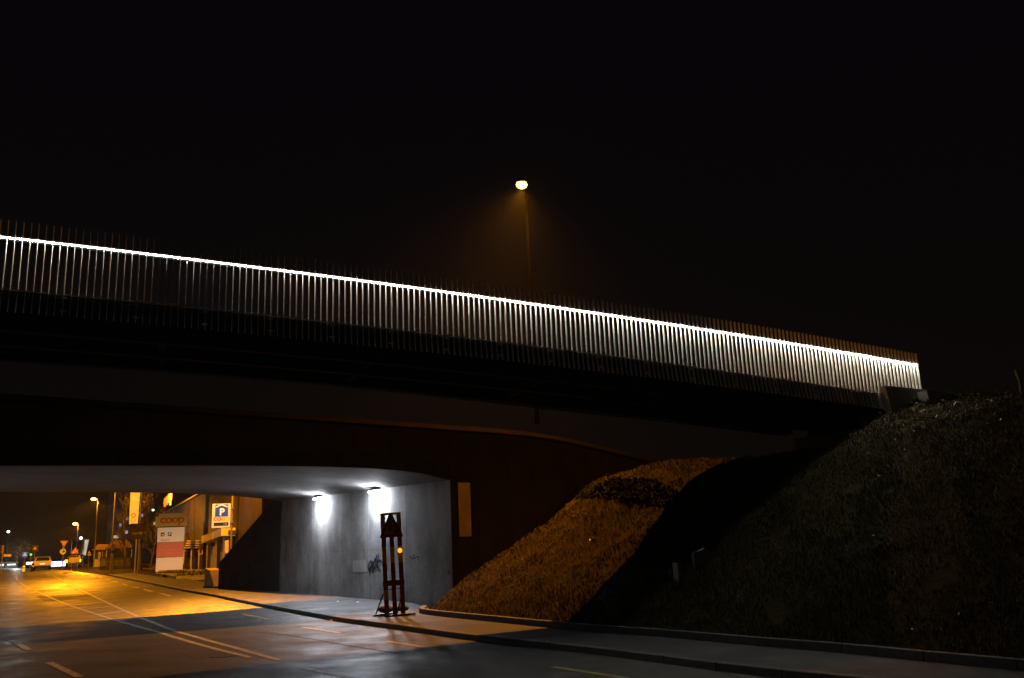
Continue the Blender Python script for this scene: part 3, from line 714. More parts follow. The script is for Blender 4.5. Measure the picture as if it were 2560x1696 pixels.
# ------------------------------------------------------------------ grass and dead leaves on the bank
def scatter_bank(n, x0, x1, y0, y1, dmin=0.15):
    X = np.random.uniform(x0, x1, n); Y = np.random.uniform(y0, y1, n)
    d, zb, n2 = bank_z(X, Y); nA = PA.x * BN.x + PA.y * BN.y
    ok = (d > dmin) & (n2 < nA - 0.05)
    X, Y = X[ok], Y[ok]; return X, Y, ground_z(X, Y)
def blades(name, X, Y, Z, h, w, lean, mt, label):
    n = len(X); clump = 0.55 + 1.3 * np.clip(np_noise(X, Y, 0.45, 77) + 0.6 * np_noise(X, Y, 1.3, 78) + 0.25, 0, 1.2); a = np.random.uniform(0, 2 * math.pi, n); hh = h * clump * np.random.uniform(0.5, 1.3, n); ww = w * np.random.uniform(0.6, 1.3, n)
    la = np.random.uniform(0, 2 * math.pi, n); ll = lean * hh * np.random.uniform(0.2, 1.2, n)
    ca, sa = np.cos(a) * ww, np.sin(a) * ww; lx, ly = np.cos(la) * ll, np.sin(la) * ll
    V = np.zeros((n, 5, 3))
    V[:, 0] = np.stack([X - ca, Y - sa, Z - 0.03], 1); V[:, 1] = np.stack([X + ca, Y + sa, Z - 0.03], 1)
    V[:, 2] = np.stack([X - ca * .7 + lx * .35, Y - sa * .7 + ly * .35, Z + hh * .6], 1); V[:, 3] = np.stack([X + ca * .7 + lx * .35, Y + sa * .7 + ly * .35, Z + hh * .6], 1)
    V[:, 4] = np.stack([X + lx, Y + ly, Z + hh * np.clip(1 - ll / hh * .4, .3, 1)], 1)
    o = np.arange(n) * 5; me = bpy.data.meshes.new(name)
    me.vertices.add(n * 5); me.vertices.foreach_set('co', V.ravel())
    loops = np.stack([o, o + 1, o + 3, o + 2, o + 2, o + 3, o + 4], 1).ravel(); me.loops.add(len(loops)); me.loops.foreach_set('vertex_index', loops.astype(np.int32))
    st = np.stack([np.arange(n) * 7, np.arange(n) * 7 + 4], 1).ravel(); me.polygons.add(2 * n); me.polygons.foreach_set('loop_start', st.astype(np.int32))
    me.update(calc_edges=True); me.validate(); me.materials.append(mt)
    ob = bpy.data.objects.new(name, me); COL.objects.link(ob); return tag(ob, label, 'grass', kind='stuff')
X, Y, Z = scatter_bank(330000, -3.5, 20, 9, 38)
keep = (np_noise(X, Y, 0.5, 11) + 0.5 * np_noise(X, Y, 1.6, 12)) > -0.42
blades('grass', X[keep], Y[keep], Z[keep], 0.105, 0.009, 1.0, M['grass'], 'rough trodden grass covering the steep bank')
X, Y, Z = scatter_bank(26000, -3.2, 20, 9, 38)
keep = (np_noise(X, Y, 0.9, 21) > 0.06)
blades('tall_grass', X[keep], Y[keep], Z[keep], 0.18, 0.010, 1.4, M['grass'], 'taller matted tufts on the steep bank')
def leaves(name, X, Y, Z, r, mt, label):
    n = len(X); N = np.random.normal(0, 1, (n, 3)); N[:, 2] = np.abs(N[:, 2]) + 0.8; N /= np.linalg.norm(N, axis=1)[:, None]
    T = np.cross(N, np.random.normal(0, 1, (n, 3))); T /= np.linalg.norm(T, axis=1)[:, None]; B = np.cross(N, T)
    c = np.stack([X, Y, Z + np.random.uniform(0.07, 0.20, n)], 1); rr = (r * np.random.uniform(0.5, 1.4, n))[:, None]
    V = np.stack([c - T * rr, c + B * rr * .6 + N * rr * .25, c + T * rr, c - B * rr * .6 + N * rr * .2], 1)
    o = np.arange(n) * 4; f = np.stack([o, o + 1, o + 2, o, o + 2, o + 3], 1).reshape(-1, 3)
    me = bpy.data.meshes.new(name); me.from_pydata(V.reshape(-1, 3).tolist(), [], f.tolist()); me.materials.append(mt)
    ob = bpy.data.objects.new(name, me); COL.objects.link(ob); return tag(ob, label, 'leaves', kind='stuff')
X, Y, Z = scatter_bank(26000, -2, 20, 9, 37)
dd = np.hypot((X - 11.2) / 2.2, (Y - 22.4) / 2.4)
pk = np.random.rand(len(X)) < np.clip(0.006 + 0.95 * np.exp(-dd ** 2) + 0.05 * (np_noise(X, Y, 1.2, 31) > 0.2), 0, 1)
leaves('fallen_leaves', X[pk], Y[pk], Z[pk], 0.034, M['leaf'], 'pale dead leaves scattered over the bank grass')
def proj_np(X, Y, Z):
    P = np.stack([X, Y, Z - HC], 1); d = P @ np.array(Fw); return IW / 2 + FPX * (P @ np.array(Rt)) / d, IH / 2 - FPX * (P @ np.array(Up)) / d
def inside(px, py, poly):
    c = np.zeros(len(px), bool); n = len(poly)
    for i in range(n):
        (x1, y1), (x2, y2) = poly[i], poly[(i + 1) % n]
        k = ((y1 > py) != (y2 > py)); t = np.where(k, (x2 - x1) * (py - y1) / (y2 - y1 + 1e-9) + x1, -1e9); c ^= k & (px < t)
    return c
# shadow band on the upper slope, laid as dark leaves
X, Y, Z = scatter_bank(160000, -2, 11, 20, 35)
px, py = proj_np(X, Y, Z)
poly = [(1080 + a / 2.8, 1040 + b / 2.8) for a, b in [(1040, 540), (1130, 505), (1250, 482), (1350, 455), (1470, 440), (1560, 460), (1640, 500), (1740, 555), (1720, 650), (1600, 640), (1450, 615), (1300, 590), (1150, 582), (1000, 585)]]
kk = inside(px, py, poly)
tag(blades('shade_leaves', X[kk], Y[kk], Z[kk], 0.20, 0.030, 1.6, mat('shade_leaf_dark', (0.010, 0.012, 0.005), 0.8, var=0.4, scale=3, spec=0.1), 'belt of dark leaves laid for the shadow band across the upper slope'), cat='shade leaves')
# low weeds at the wall foot
wx = []
for l in np.linspace(-0.6, 2.0, 26):
    q = PA + BU * l; wx += [(q.x - BN.x * random.uniform(.15, .9), q.y - BN.y * random.uniform(.15, .9)) for _ in range(26)]
wx = np.array(wx); wz = ground_z(wx[:, 0], wx[:, 1])
blades('weeds', wx[:, 0], wx[:, 1], np.maximum(wz, 0.1), 0.22, 0.022, 1.5, M['hedge'], 'dark weeds along the foot of the lit wall corner')
# ------------------------------------------------------------------ street lamps
def pxm(d): return d / FPX             # metres per photograph pixel at depth d
def ground_at(px, d):                  # a point on the ground at depth d below picture column px (near the horizon)
    p = at(px, 1415, d); return Vector((p.x, p.y, road_z(p.x, p.y)))
def lamp_light(name, p, power, col=SODIUM, r=0.12, parent=None, spot=None, wide=0):
    ld = bpy.data.lights.new(name, 'SPOT' if spot else 'POINT'); ld.energy = power; ld.color = col; ld.shadow_soft_size = r
    if spot: ld.spot_size = math.radians(spot); ld.spot_blend = 0.35
    o = bpy.data.objects.new(name, ld); COL.objects.link(o); o.location = p
    if parent: o.parent = parent
    if wide:                            # street lamp optics: more light towards the sides than straight down
        ld.use_nodes = True; nt = ld.node_tree; em = nt.nodes['Emission']
        tc = nt.nodes.new('ShaderNodeTexCoord'); sx = nt.nodes.new('ShaderNodeSeparateXYZ'); nt.links.new(tc.outputs['Normal'], sx.inputs[0])
        sgn = nt.nodes.new('ShaderNodeMath'); sgn.operation = 'MULTIPLY'; sgn.inputs[1].default_value = -1.0; nt.links.new(sx.outputs['Z'], sgn.inputs[0])
        ab_ = nt.nodes.new('ShaderNodeMath'); ab_.operation = 'ABSOLUTE'; nt.links.new(sx.outputs['Z'], ab_.inputs[0])
        mxn = nt.nodes.new('ShaderNodeMath'); mxn.operation = 'MAXIMUM'; mxn.inputs[1].default_value = 0.33 if wide > 0 else 0.0; nt.links.new(ab_.outputs[0] if wide > 0 else sgn.outputs[0], mxn.inputs[0])
        pw = nt.nodes.new('ShaderNodeMath'); pw.operation = 'POWER'; pw.inputs[1].default_value = -wide; nt.links.new(mxn.outputs[0], pw.inputs[0])
        ad = nt.nodes.new('ShaderNodeMath'); ad.inputs[1].default_value = 0.0 if wide > 0 else 0.012; nt.links.new(pw.outputs[0], ad.inputs[0])
        nt.links.new(ad.outputs[0], em.inputs['Strength'])
    return o
def street_lamp(label, base, head, power, lens='sod', lr=0.13, r0=0.085, spot=165, pm='pole'):
    """base on the ground, head = lens position (both world)"""
    t = thing('street_lamp', label, 'street lamp', base, 0, 'sodium street lamps')
    h = head - base; hz = h.z; arm = Vector((h.x, h.y, 0)); al = max(arm.length, 0.01)
    MB().tube([(0, 0, -0.2), (0, 0, 1.0), (0, 0, hz - 0.25), tuple(arm * 0.12 + Vector((0, 0, hz + 0.0))), tuple(arm * 0.75 + Vector((0, 0, hz + 0.12)))], [r0, r0 * .95, r0 * .6, r0 * .55, r0 * .5], 10).build('pole', M[pm], t)
    az = math.atan2(arm.y, arm.x); T = Matrix.Translation(h) @ Matrix.Rotation(az, 4, 'Z')
    mb = MB(); mb.bevbox(-0.36, 0.30, -0.15, 0.15, 0.02, 0.20, 0.05, T); mb.build('lamp_head', M['dsteel'], t)
    b = MB(); b.smooth = True; b.ball((0, 0, 0), lr, 14, 8, (1.25, 0.95, 0.62)); b.v = [tuple(T @ Vector(v)) for v in b.v]; b.build('lens', M[lens], t)
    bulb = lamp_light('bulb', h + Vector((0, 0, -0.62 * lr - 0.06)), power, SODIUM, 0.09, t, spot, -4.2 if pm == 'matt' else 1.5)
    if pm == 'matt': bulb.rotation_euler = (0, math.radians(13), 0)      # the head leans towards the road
    return t
LB = Vector((0.83, 33.0, 6.75)); LH = at(1304, 462, 32.0)
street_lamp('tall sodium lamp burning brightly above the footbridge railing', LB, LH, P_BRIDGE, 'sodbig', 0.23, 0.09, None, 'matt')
b3 = ground_at(234, 112); h3 = at(235, 1248, 112); street_lamp('second nearest sodium lamp seen under the bridge, tall pole left of the banner', Vector((at(242, 1300, 112).x, b3.y, b3.z)), h3, P_FAR3, 'sod', 0.30)
b4 = ground_at(190, 186); h4 = at(188, 1310, 186); street_lamp('smallest farthest sodium lamp seen under the bridge', Vector((at(194, 1340, 186).x, b4.y, b4.z)), h4, P_FAR4, 'sod', 0.42)
b5 = ground_at(277, 90); street_lamp('thin tall lamp pole whose head is hidden by the road bridge, beside the round sign', b5, b5 + Vector((-3.4, -2.5, 10.6)), P_POLE, 'sod', 0.13)
b6 = ground_at(576, 62); street_lamp('grey lamp pole carrying the blue parking sign, its head hidden by the road bridge', b6, Vector((-19.7, 57.2, 11.4)), P_ROAD, 'sod', 0.14)

# ------------------------------------------------------------------ parking sign on that pole
d = 61.6; k = pxm(d)
def face_thing(name, label, cat, px, py, d, group=None):
    """a thing whose origin lies at picture point (px, py) and depth d, front facing the camera's side"""
    p = at(px, py, d); return thing(name, label, cat, p, -math.atan2(p.x, p.y) * 0.9, group)
COOP_R, COOP_O, COOP_Y = M['orange'], mat('sign_orange', (0.78, 0.26, 0.03), 0.5), mat('sign_amber', (0.80, 0.46, 0.05), 0.5)
def wordmark(parent, size, M0, mats, ext=0.006, spacing=1.0, letters='coop'):
    x = 0; adv = size * 0.60 * spacing
    for ch, mm in zip(letters, mats):
        text('letter', ch, size, mm, parent, M0 @ Matrix.Translation((x - adv * (len(letters) - 1) / 2, 0, 0)), ext, 'CENTER', 1.12, size * 0.028); x += adv
psign = face_thing('parking_sign', 'blue and white parking garage sign hung from the grey lamp pole', 'sign', 552, 1320, d)
w, h = 43 * k, 58 * k
MB().bevbox(-w / 2, w / 2, 0, 0.16, 0, h, 0.03).build('box', lit_panel('sign_face_white', (0.60, 0.55, 0.47), 0.32), psign)
bl = lit_panel('sign_face_blue', (0.012, 0.045, 0.30), 0.55)
bw = 30.5 * k; by = 27 * k
MB().box(-bw / 2 + .02, bw / 2 + .02, -0.012, -0.001, by, by + 29.5 * k).build('blue_panel', bl, psign)
wl = lit_panel('sign_mark_white', (0.66, 0.62, 0.56), 0.55)
text('letter', 'P', 0.66, wl, psign, upright(0.04, -0.022, by + 0.10), 0.004, 'CENTER', 1.0, 0.02)
MB().prism([(-0.38, 0.62), (0.02, 0.78), (0.42, 0.62), (0.42, 0.70), (0.02, 0.87), (-0.38, 0.70)], 0.014, 0.02, org=(0, 0, by)).build('roof_mark', wl, psign)
wordmark(psign, 0.50, upright(0.02, -0.006, 0.50), [lit_panel('lm' + str(i), c, .6) for i, c in enumerate([(0.62, 0.08, 0.03), (0.62, 0.09, 0.03), (0.66, 0.24, 0.03), (0.66, 0.34, 0.05)])], 0.004, 0.95)
MB().box(-0.48, 0.50, -0.012, -0.001, 0.14, 0.37).build('display', M['black'], psign)
text('display_text', '128', 0.17, emit('display_green', (0.55, 0.72, 0.04), 0.9), psign, upright(0.28, -0.018, 0.19), 0.003)
MB().box(w / 2, w / 2 + 0.22, 0.05, 0.10, h * .2, h * .24).box(w / 2, w / 2 + 0.22, 0.05, 0.10, h * .78, h * .82).build('bracket', M['pole'], psign)

# ------------------------------------------------------------------ shop totem
d = 80.5; tb = G(423, 1431); d = tb.y; k = pxm(d)
tot = thing('totem', 'tall white and red shop totem with a yellowish name cap', 'totem sign', tb, -math.atan2(tb.x, tb.y) * 0.85)
def cy(y): return (915 - y) / 3.38 * k
TW = 61 * k / 2
cream = lit_panel('totem_cream', (0.54, 0.48, 0.35), 0.34); tred = lit_panel('totem_red', (0.40, 0.10, 0.08), 0.30); tcap = lit_panel('totem_cap', (0.36, 0.25, 0.07), 0.14)
MB().bevbox(-TW, TW, -0.2, 0.2, -0.1, cy(797), 0.02).build('lower_panel', cream, tot)
MB().bevbox(-TW, TW, -0.2, 0.2, cy(794), cy(676), 0.02).build('red_panel', tred, tot)
MB().bevbox(-TW, TW, -0.2, 0.2, cy(673), cy(556), 0.02).build('upper_panel', cream, tot)
MB().box(-TW * .97, TW * .97, -0.17, 0.17, cy(557), cy(548)).build('neck', M['black'], tot)
MB().bevbox(-TW * 1.2, TW * 1.2, -0.28, 0.28, cy(548), cy(466), 0.03).build('cap', tcap, tot)
MB().bevbox(-TW * .97, TW * .97, -0.2, 0.2, cy(465), cy(443), 0.02).build('cap_top', tcap, tot)
wordmark(tot, 1.05, upright(0.05, -0.285, cy(520)), [mat('tl' + str(i), c, .5) for i, c in enumerate([(0.52, 0.09, 0.03), (0.52, 0.09, 0.03), (0.46, 0.19, 0.04), (0.42, 0.18, 0.05)])], 0.008, 0.86)
for x in (-0.62, -0.10):
    f = MB().box(TW * x * 1.0 - 0.15, TW * x * 1.0 + 0.17, -0.212, -0.201, cy(626), cy(596)).build('pictogram', M['black'], tot)
a = -0.62 * TW
MB().prism([(a - .09, .10), (a + .02, .10), (a + .02, .03), (a + .13, .14), (a + .02, .25), (a + .02, .18), (a - .09, .18)], 0.213, 0.217, org=(0, 0, cy(626))).build('arrow', cream, tot)
a = -0.10 * TW
MB().prism([(a - .07, .04), (a - .01, .04), (a - .01, .12), (a + .09, .14), (a + .09, .29), (a - .07, .29)], 0.213, 0.217, org=(0, 0, cy(626))).build('mark', cream, tot)
text('lettering', 'bistro', 0.30, mat('totem_grey', (0.22, 0.20, 0.16), .6), tot, upright(-TW * .42, -0.207, cy(664)), 0.003)
tl = mat('totem_letters', (0.62, 0.45, 0.34), .6)
for yy, wrd in ((708, 'öffnungszeiten'), (740, 'montag - samstag'), (770, '08.00 - 20.00 uhr')):
    text('lettering', wrd, 0.19, tl, tot, upright(-TW * .86, -0.207, cy(yy)), 0.003, 'LEFT')
MB().disc(0.04, 0, 0.01, Matrix.Translation((-TW * .88, -0.2, cy(808))) @ Matrix.Rotation(math.pi / 2, 4, 'X'), 10).build('badge', M['red'], tot)

# planter bed in front of the totem and the tan block at the end of the far wing wall
P4 = [G(390, 1441, .1), G(440, 1449, .1), G(550, 1441, .1), G(556, 1430, .1), G(470, 1430, .1), G(395, 1433, .1)]
vs = [p + Vector((0, 0, 0.22)) for p in P4] + [p - Vector((0, 0, 0.2)) for p in P4]
n = 6; MB().add(vs, [tuple(range(n)), tuple(range(n, 2 * n))[::-1]] + [(i, (i + 1) % n, n + (i + 1) % n, n + i) for i in range(n)])
pb = MB().add(vs, [tuple(range(n)), tuple(range(n, 2 * n))[::-1]] + [(i, (i + 1) % n, n + (i + 1) % n, n + i) for i in range(n)]).build('planting_bed', mat('bed_gravel', (0.20, 0.21, 0.16), .9, var=.5, scale=6, bump=.6, bscale=15))
tag(pb, 'low grey gravel bed in front of the totem', 'planting bed')
bx = []; 
for _ in range(900):
    t = random.random(); p = P4[0].lerp(P4[2], t) if random.random() < .6 else P4[1].lerp(P4[2], t)
    bx.append((p.x + random.uniform(-.4, .4), p.y + random.uniform(0, 1.4)))
bx = np.array(bx); blades('bed_plants', bx[:, 0], bx[:, 1], np.array([road_z(*q) + .3 for q in bx]), 0.28, 0.04, 1.2, M['grass'], 'low plants along the gravel bed before the totem')
q = G(537, 1470, .1)
blk = thing('concrete_block', 'pale tan concrete block lit orange at the end of the dark wing wall', 'concrete block', q, math.atan2(WD2.y, WD2.x))
MB().add([Vector(v) for v in [(-.9, -.35, -.2), (.7, -.35, -.2), (.7, .35, -.2), (-.9, .35, -.2), (.0, -.35, 1.02), (.7, -.35, 1.15), (.7, .35, 1.15), (.0, .35, 1.02)]], BX).build('block', mat('tan_concrete', (0.46, 0.33, 0.20), .85, var=.25, scale=4), blk)
MB().bevbox(-1.05, 0.72, -0.42, 0.42, -0.2, 0.12, 0.03).build('footing', M['dconc'], blk)

# ------------------------------------------------------------------ supermarket building right of the totem
E1, E2 = at(414, 1284, 121), at(503, 1235, 85)
BD = (E2 - E1); BD.z = 0; BD.normalize(); BQ = Vector((BD.y, -BD.x, 0))
if BQ.dot(-E1) < 0: BQ = -BQ
def bp(px, py, o=0.0): return on_plane(px, py, E1, BQ) + BQ * o
def bl_(px): return (bp(px, 1380) - E1).dot(BD)
bd_ = thing('shop_building', 'long brown shop building with a slanting cream canopy, beyond the underpass', 'building')
def bquad(name, pxs, mt, o0, o1, parent=bd_):
    A_ = [bp(x, y, o1) for x, y in pxs]; B_ = [bp(x, y, o1) - BQ * (o1 - o0) for x, y in pxs]; n = len(pxs)
    return MB().add(A_ + B_, [tuple(range(n)), tuple(range(n, 2 * n))[::-1]] + [(i, (i + 1) % n, n + (i + 1) % n, n + i) for i in range(n)]).build(name, mt, parent)
def eave(px): return 1284 + (px - 414) * (1235 - 1284) / 89.0
edges = [414, 436, 460, 486, 515, 548, 585, 628, 655]
for a, b in zip(edges[:-1], edges[1:]):
    bquad('cladding_panel', [(a + .3, 1437), (b - .3, 1437), (b - .3, eave(b)), (a + .3, eave(a))], M['clad'], -0.30, 0.0)
bquad('wall', [(412, 1438), (655, 1438), (655, eave(655) - 1), (412, eave(412) - 1)], M['dconc'], -6.0, -0.32)
bquad('eave_trim', [(410, eave(410)), (655, eave(655)), (655, eave(655) - 7), (410, eave(410) - 2.2)], M['fascia'], -0.3, 0.22)
bquad('roof_edge', [(412, eave(412) - 2.6), (655, eave(655) - 8), (655, eave(655) - 16), (412, eave(412) - 5)], M['dsteel'], -6, -0.25)
def cc(x, y): return C1(x, y)
bquad('canopy_fascia', [cc(1545, 705), cc(1622, 680), cc(1606, 738), cc(1540, 762)], M['fascia'], 0.1, 1.1)
bquad('canopy_fascia', [cc(1815, 608), cc(1925, 574), cc(1918, 632), cc(1822, 666)], M['fascia'], 0.1, 1.1)
bquad('canopy_fascia', [cc(1932, 566), cc(2001, 540), cc(1999, 605), cc(1928, 628)], M['fascia'], 0.1, 1.1)
bquad('canopy_back', [cc(1545, 720), cc(2001, 560), cc(2001, 590), cc(1545, 752)], M['dsteel'], 0.02, 0.6)
for y0, y1 in ((641, 652), (661, 672), (681, 690), (700, 708)):
    off = (y0 - 641) * 0.25
    bquad('canopy_slat', [cc(1672 - off * 1.8, y0 + 2), cc(1790 - off * .6, y0), cc(1787 - off * .6, y1), cc(1668 - off * 1.8, y1 + 2)], M['fascia'], 0.65, 1.0)
for x, w_ in ((1563, 9), (1620, 10), (1688, 10), (1757, 11), (1830, 8), (1912, 18), (1982, 22)):
    yt = 750 - (x - 1545) * 0.33
    bquad('column', [cc(x - w_ / 2 - 5, 902), cc(x + w_ / 2 - 5, 902), cc(x + w_ / 2, yt), cc(x - w_ / 2, yt)], M['fascia'], 0.5, 0.75)
for x0, x1 in ((1770, 1822), (1842, 1900)):
    bquad('door', [cc(x0, 905), cc(x1, 905), cc(x1 + 3, 690 - (x0 - 1770) * .33), cc(x0 + 3, 705 - (x0 - 1770) * .33)], M['door'], 0.01, 0.06)
bquad('shop_window', [cc(1560, 900), cc(1745, 900), cc(1750, 700), cc(1560, 765)], M['glass'], 0.01, 0.04)
for yy in range(840, 900, 9):
    bquad('railing_bar', [cc(1575, yy), cc(1660, yy), cc(1660, yy + 3), cc(1575, yy + 3)], M['dsteel'], 0.9, 0.95)
# lit roof letters (a sign of its own, standing on the roof edge)
rs = thing('roof_sign', 'glowing orange letters standing on the far end of the shop roof', 'sign', bp(412, 1277, .1))
R3 = Matrix((BD, Vector((0, 0, 1)), BQ)).transposed().to_4x4()
for j, ch in enumerate('coop'):
    text('letter', ch, 2.35, emit('neon_' + str(j), [(1, .12, .01), (1, .15, .01), (1, .28, .02), (1, .40, .03)][j], 3.0), rs, Matrix.Translation(BD * (0.8 + j * 3.0) + Vector((0, 0, 0.55 + j * .1))) @ R3, 0.10, 'CENTER', 1.25, 0.06)
MB().tube([Vector((0, 0, 0.3)) - BQ * .1, BD * 11 + Vector((0, 0, 0.75)) - BQ * .1], 0.05, 6).build('rail', M['dsteel'], rs)

# ------------------------------------------------------------------ lit banner, direction board, round sign, trees
d = 84.0; k = pxm(d)
bn = face_thing('illuminated_banner', 'tall glowing yellow banner with round letters hanging on a mast', 'banner', 333.5, 1311, d)
MB().prism([(-9.5 * k, 0), (9.5 * k, 0), (12 * k, 110 * k), (-11.5 * k, 110 * k)], -0.10, 0.10).build('panel', lit_panel('banner_cream', (1.0, 0.50, 0.03), 0.95), bn)
for ch, yy, c in (('c', 8, (0.9, 0.30, 0.02)), ('o', 21, (0.9, 0.20, 0.01)), ('o', 41, (0.95, 0.52, 0.03)), ('p', 62, (0.95, 0.60, 0.05))):
    text('letter', ch, 0.92, lit_panel('bannerletter', c, 1.0), bn, upright(4.6 * k, -0.105, yy * k) @ Matrix.Rotation(math.pi / 2, 4, 'Z'), 0.004, 'CENTER', 1.0, 0.03)
zb = bn.location.z - ground_at(333, d).z
MB().tube([(15 * k, 0.1, -zb - .1), (15 * k, 0.1, 112 * k)], 0.055, 8).build('mast', M['pole'], bn)
MB().tube([(15 * k, 0.1, 108 * k), (-11 * k, 0.05, 108 * k)], 0.03, 6).build('arm', M['pole'], bn)
def sign_post(base, h, r=0.04, parent=None): return MB().tube([(0, 0, -0.1), (0, 0, h)], r, 8).build('post', M['pole'], parent)
def tri(w, up=True):
    h = w * 0.88; return [(-w / 2, 0), (w / 2, 0), (0, h)] if up else [(-w / 2, h), (0, 0), (w / 2, h)]
def tri_sign(parent, z, w, up=True, y=-0.05, face=None, symbol=None):
    face = face or M['signwhite']; h = w * .88
    MB().prism(tri(w, up), -y, -y + 0.02, org=(0, 0, z)).build('border', M['orange'] if face is not M['red'] else M['red'], parent)
    wi = w * 0.66; hi = wi * .88; zo = z + (h - hi) * (0.36 if up else 0.64)
    MB().prism(tri(wi, up), -y + 0.021, -y + 0.026, org=(0, 0, zo)).build('face', face, parent)
    if symbol: digger(parent, z + h * .16, w * .34, -y + 0.027)
def digger(parent, z, s, o):
    """road worker with a shovel and a heap"""
    mb = MB(); m_ = Matrix.Translation((-.08 * s, -o - .003, z + 1.15 * s)) @ Matrix.Rotation(math.pi / 2, 4, 'X')
    mb.disc(0.14 * s, 0, 0.004, m_, 10)
    for pts in ([(-.2, .95), (.05, 1.02), (-.05, .5), (-.28, .5)], [(-.28, .52), (-.12, .52), (-.22, 0), (-.36, 0)], [(-.14, .52), (-.02, .5), (.12, .22), (.10, 0), (.0, 0), (.0, .2)],
                [(-.02, .98), (.26, .66), (.22, .60), (-.06, .86)], [(-.05, .72), (.48, .30), (.45, .26), (-.08, .67)], [(.2, 0), (.78, 0), (.62, .26), (.45, .32), (.3, .2)]):
        mb.prism([(a * s, b * s) for a, b in pts], o, o + 0.004, org=(0, 0, z))
    mb.build('worker_symbol', M['black'], parent)
b_ = ground_at(337, 75); db = thing('direction_board', 'brown direction board on a post below the glowing banner', 'sign', b_, -math.atan2(b_.x, b_.y))
k = pxm(75); z0 = at(337, 1349, 75).z - b_.z
sign_post(b_, z0 + 1.2, 0.05, db)
MB().bevbox(-16 * k, 16 * k, -0.06, -0.02, z0, z0 + 38 * k, 0.015).build('board', mat('board_brown', (0.030, 0.018, 0.008), .8, var=.2, scale=2, spec=.1), db)
MB().prism([(-.35, .42), (.25, .42), (.25, .30), (.52, .5), (.25, .70), (.25, .58), (-.35, .58)], 0.061, 0.065, org=(0, 0, z0)).build('arrow', M['black'], db)
b_ = ground_at(281, 86); k = pxm(86); rsg = thing('round_sign', 'small dark round traffic sign on a thin post by the low house', 'traffic sign', b_, -math.atan2(b_.x, b_.y))
z0 = at(284, 1367, 86).z - b_.z; sign_post(b_, z0 + .2, 0.035, rsg)
MB().disc(5.2 * k, 0, 0.02, Matrix.Translation((0, -0.04, z0)) @ Matrix.Rotation(math.pi / 2, 4, 'X'), 20).build('disc', M['signblue'], rsg)
MB().disc(3.4 * k, 0, 0.006, Matrix.Translation((0, -0.061, z0)) @ Matrix.Rotation(math.pi / 2, 4, 'X'), 20).build('face', M['red'], rsg)
MB().box(-5 * k, 4 * k, -0.05, -0.03, z0 - 15 * k, z0 - 9 * k).build('plate', M['dsteel'], rsg)

def bare_tree(label, base, h, seed, spread=0.5, name='bare_tree'):
    rnd = random.Random(seed); t = thing(name, label, 'tree', base)
    tr, br = MB(), MB()
    pts = [Vector((0, 0, -0.2))]; dv = Vector((0, 0, 1))
    for i in range(6):
        dv = (dv + Vector((rnd.uniform(-.08, .08), rnd.uniform(-.08, .08), 0))).normalized(); pts.append(pts[-1] + dv * h * 0.13)
    tr.tube(pts, [h * .022 * (1 - .12 * i) for i in range(7)], 8)
    def grow(p, dv, L, r, lev):
        n = 4; q = [p]; dd = dv.copy()
        for i in range(n):
            dd = (dd + Vector((rnd.uniform(-.22, .22), rnd.uniform(-.22, .22), rnd.uniform(-.05, .22)))).normalized(); q.append(q[-1] + dd * L / n)
        br.tube(q, [r * (1 - .2 * i) for i in range(n + 1)], 5 if lev < 2 else 3, cap=False)
        if lev < 4:
            for _ in range(4 if lev < 3 else 3):
                i = rnd.randint(1, n); a = Vector((rnd.uniform(-1, 1), rnd.uniform(-1, 1), rnd.uniform(-.1, .8))).normalized()
                grow(q[i], (dd * .6 + a * .8).normalized(), L * rnd.uniform(.45, .7), r * .55, lev + 1)
    for i in range(2, 7):
        for _ in range(2):
            a = rnd.uniform(0, 6.28); grow(pts[i], Vector((math.cos(a) * spread, math.sin(a) * spread, rnd.uniform(.5, 1))).normalized(), h * rnd.uniform(.22, .34), h * .009, 1)
    tr.build('trunk', M['bark'], t); tag(br.build('branches', M['bark'], t), kind='stuff')
    return t
bare_tree('leafless tree with fine twigs between banner and totem', ground_at(352, 92), 7.5, 3)
bare_tree('smaller leafless tree close behind the totem', ground_at(378, 98), 6.0, 5)
bare_tree('leafless tree left of the glowing banner, behind the round sign', ground_at(312, 100), 6.5, 9)

# ------------------------------------------------------------------ low houses, flags, far signs
def house(label, px0, px1, d, ytop, yroof, depth=8, wins=2):
    k = pxm(d); b_ = ground_at((px0 + px1) / 2, d); w = (px1 - px0) * k; h = at(px0, ytop, d).z - b_.z; hr = at(px0, yroof, d).z - b_.z
    t = thing('house', label, 'house', b_, -math.atan2(b_.x, b_.y))
    MB().box(-w / 2, w / 2, 0, depth, -0.5, h).build('wall', M['render'], t)
    MB().prism([(-w / 2 - .3, h), (w / 2 + .3, h), (w / 2 - w * .18, hr), (-w / 2 + w * .18, hr)], -depth, 0.3).build('roof', M['roof'], t)
    for i in range(wins):
        x = -w / 2 + w * (i + .5) / wins
        f = MB().box(x - .55, x + .55, -0.05, 0.0, h * .42, h * .42 + 1.3).build('window', M['white'], t)
        MB().box(x - .47, x + .47, -0.06, -0.051, h * .42 + .08, h * .42 + 1.22).build('pane', M['glass'], f)
    return t
house('low rendered house lit orange, left of the round sign', 236, 272, 118, 1376, 1362, 9, 2)
house('low brown house with a pale gable between round sign and banner', 270, 322, 104, 1372, 1352, 9, 3)
gf = thing('garden_fence', 'dark garden fence along the frontage left of the totem', 'fence', ground_at(300, 96), -0.3)
for i in range(34):
    MB().box(i * .16 - 2.7, i * .16 - 2.6, -.015, .015, 0, 1.3).build('slat', M['dsteel'], gf)
MB().box(-2.75, 2.75, .016, .05, .25, .33).box(-2.75, 2.75, .016, .05, 1.0, 1.08).build('rail', M['dsteel'], gf)
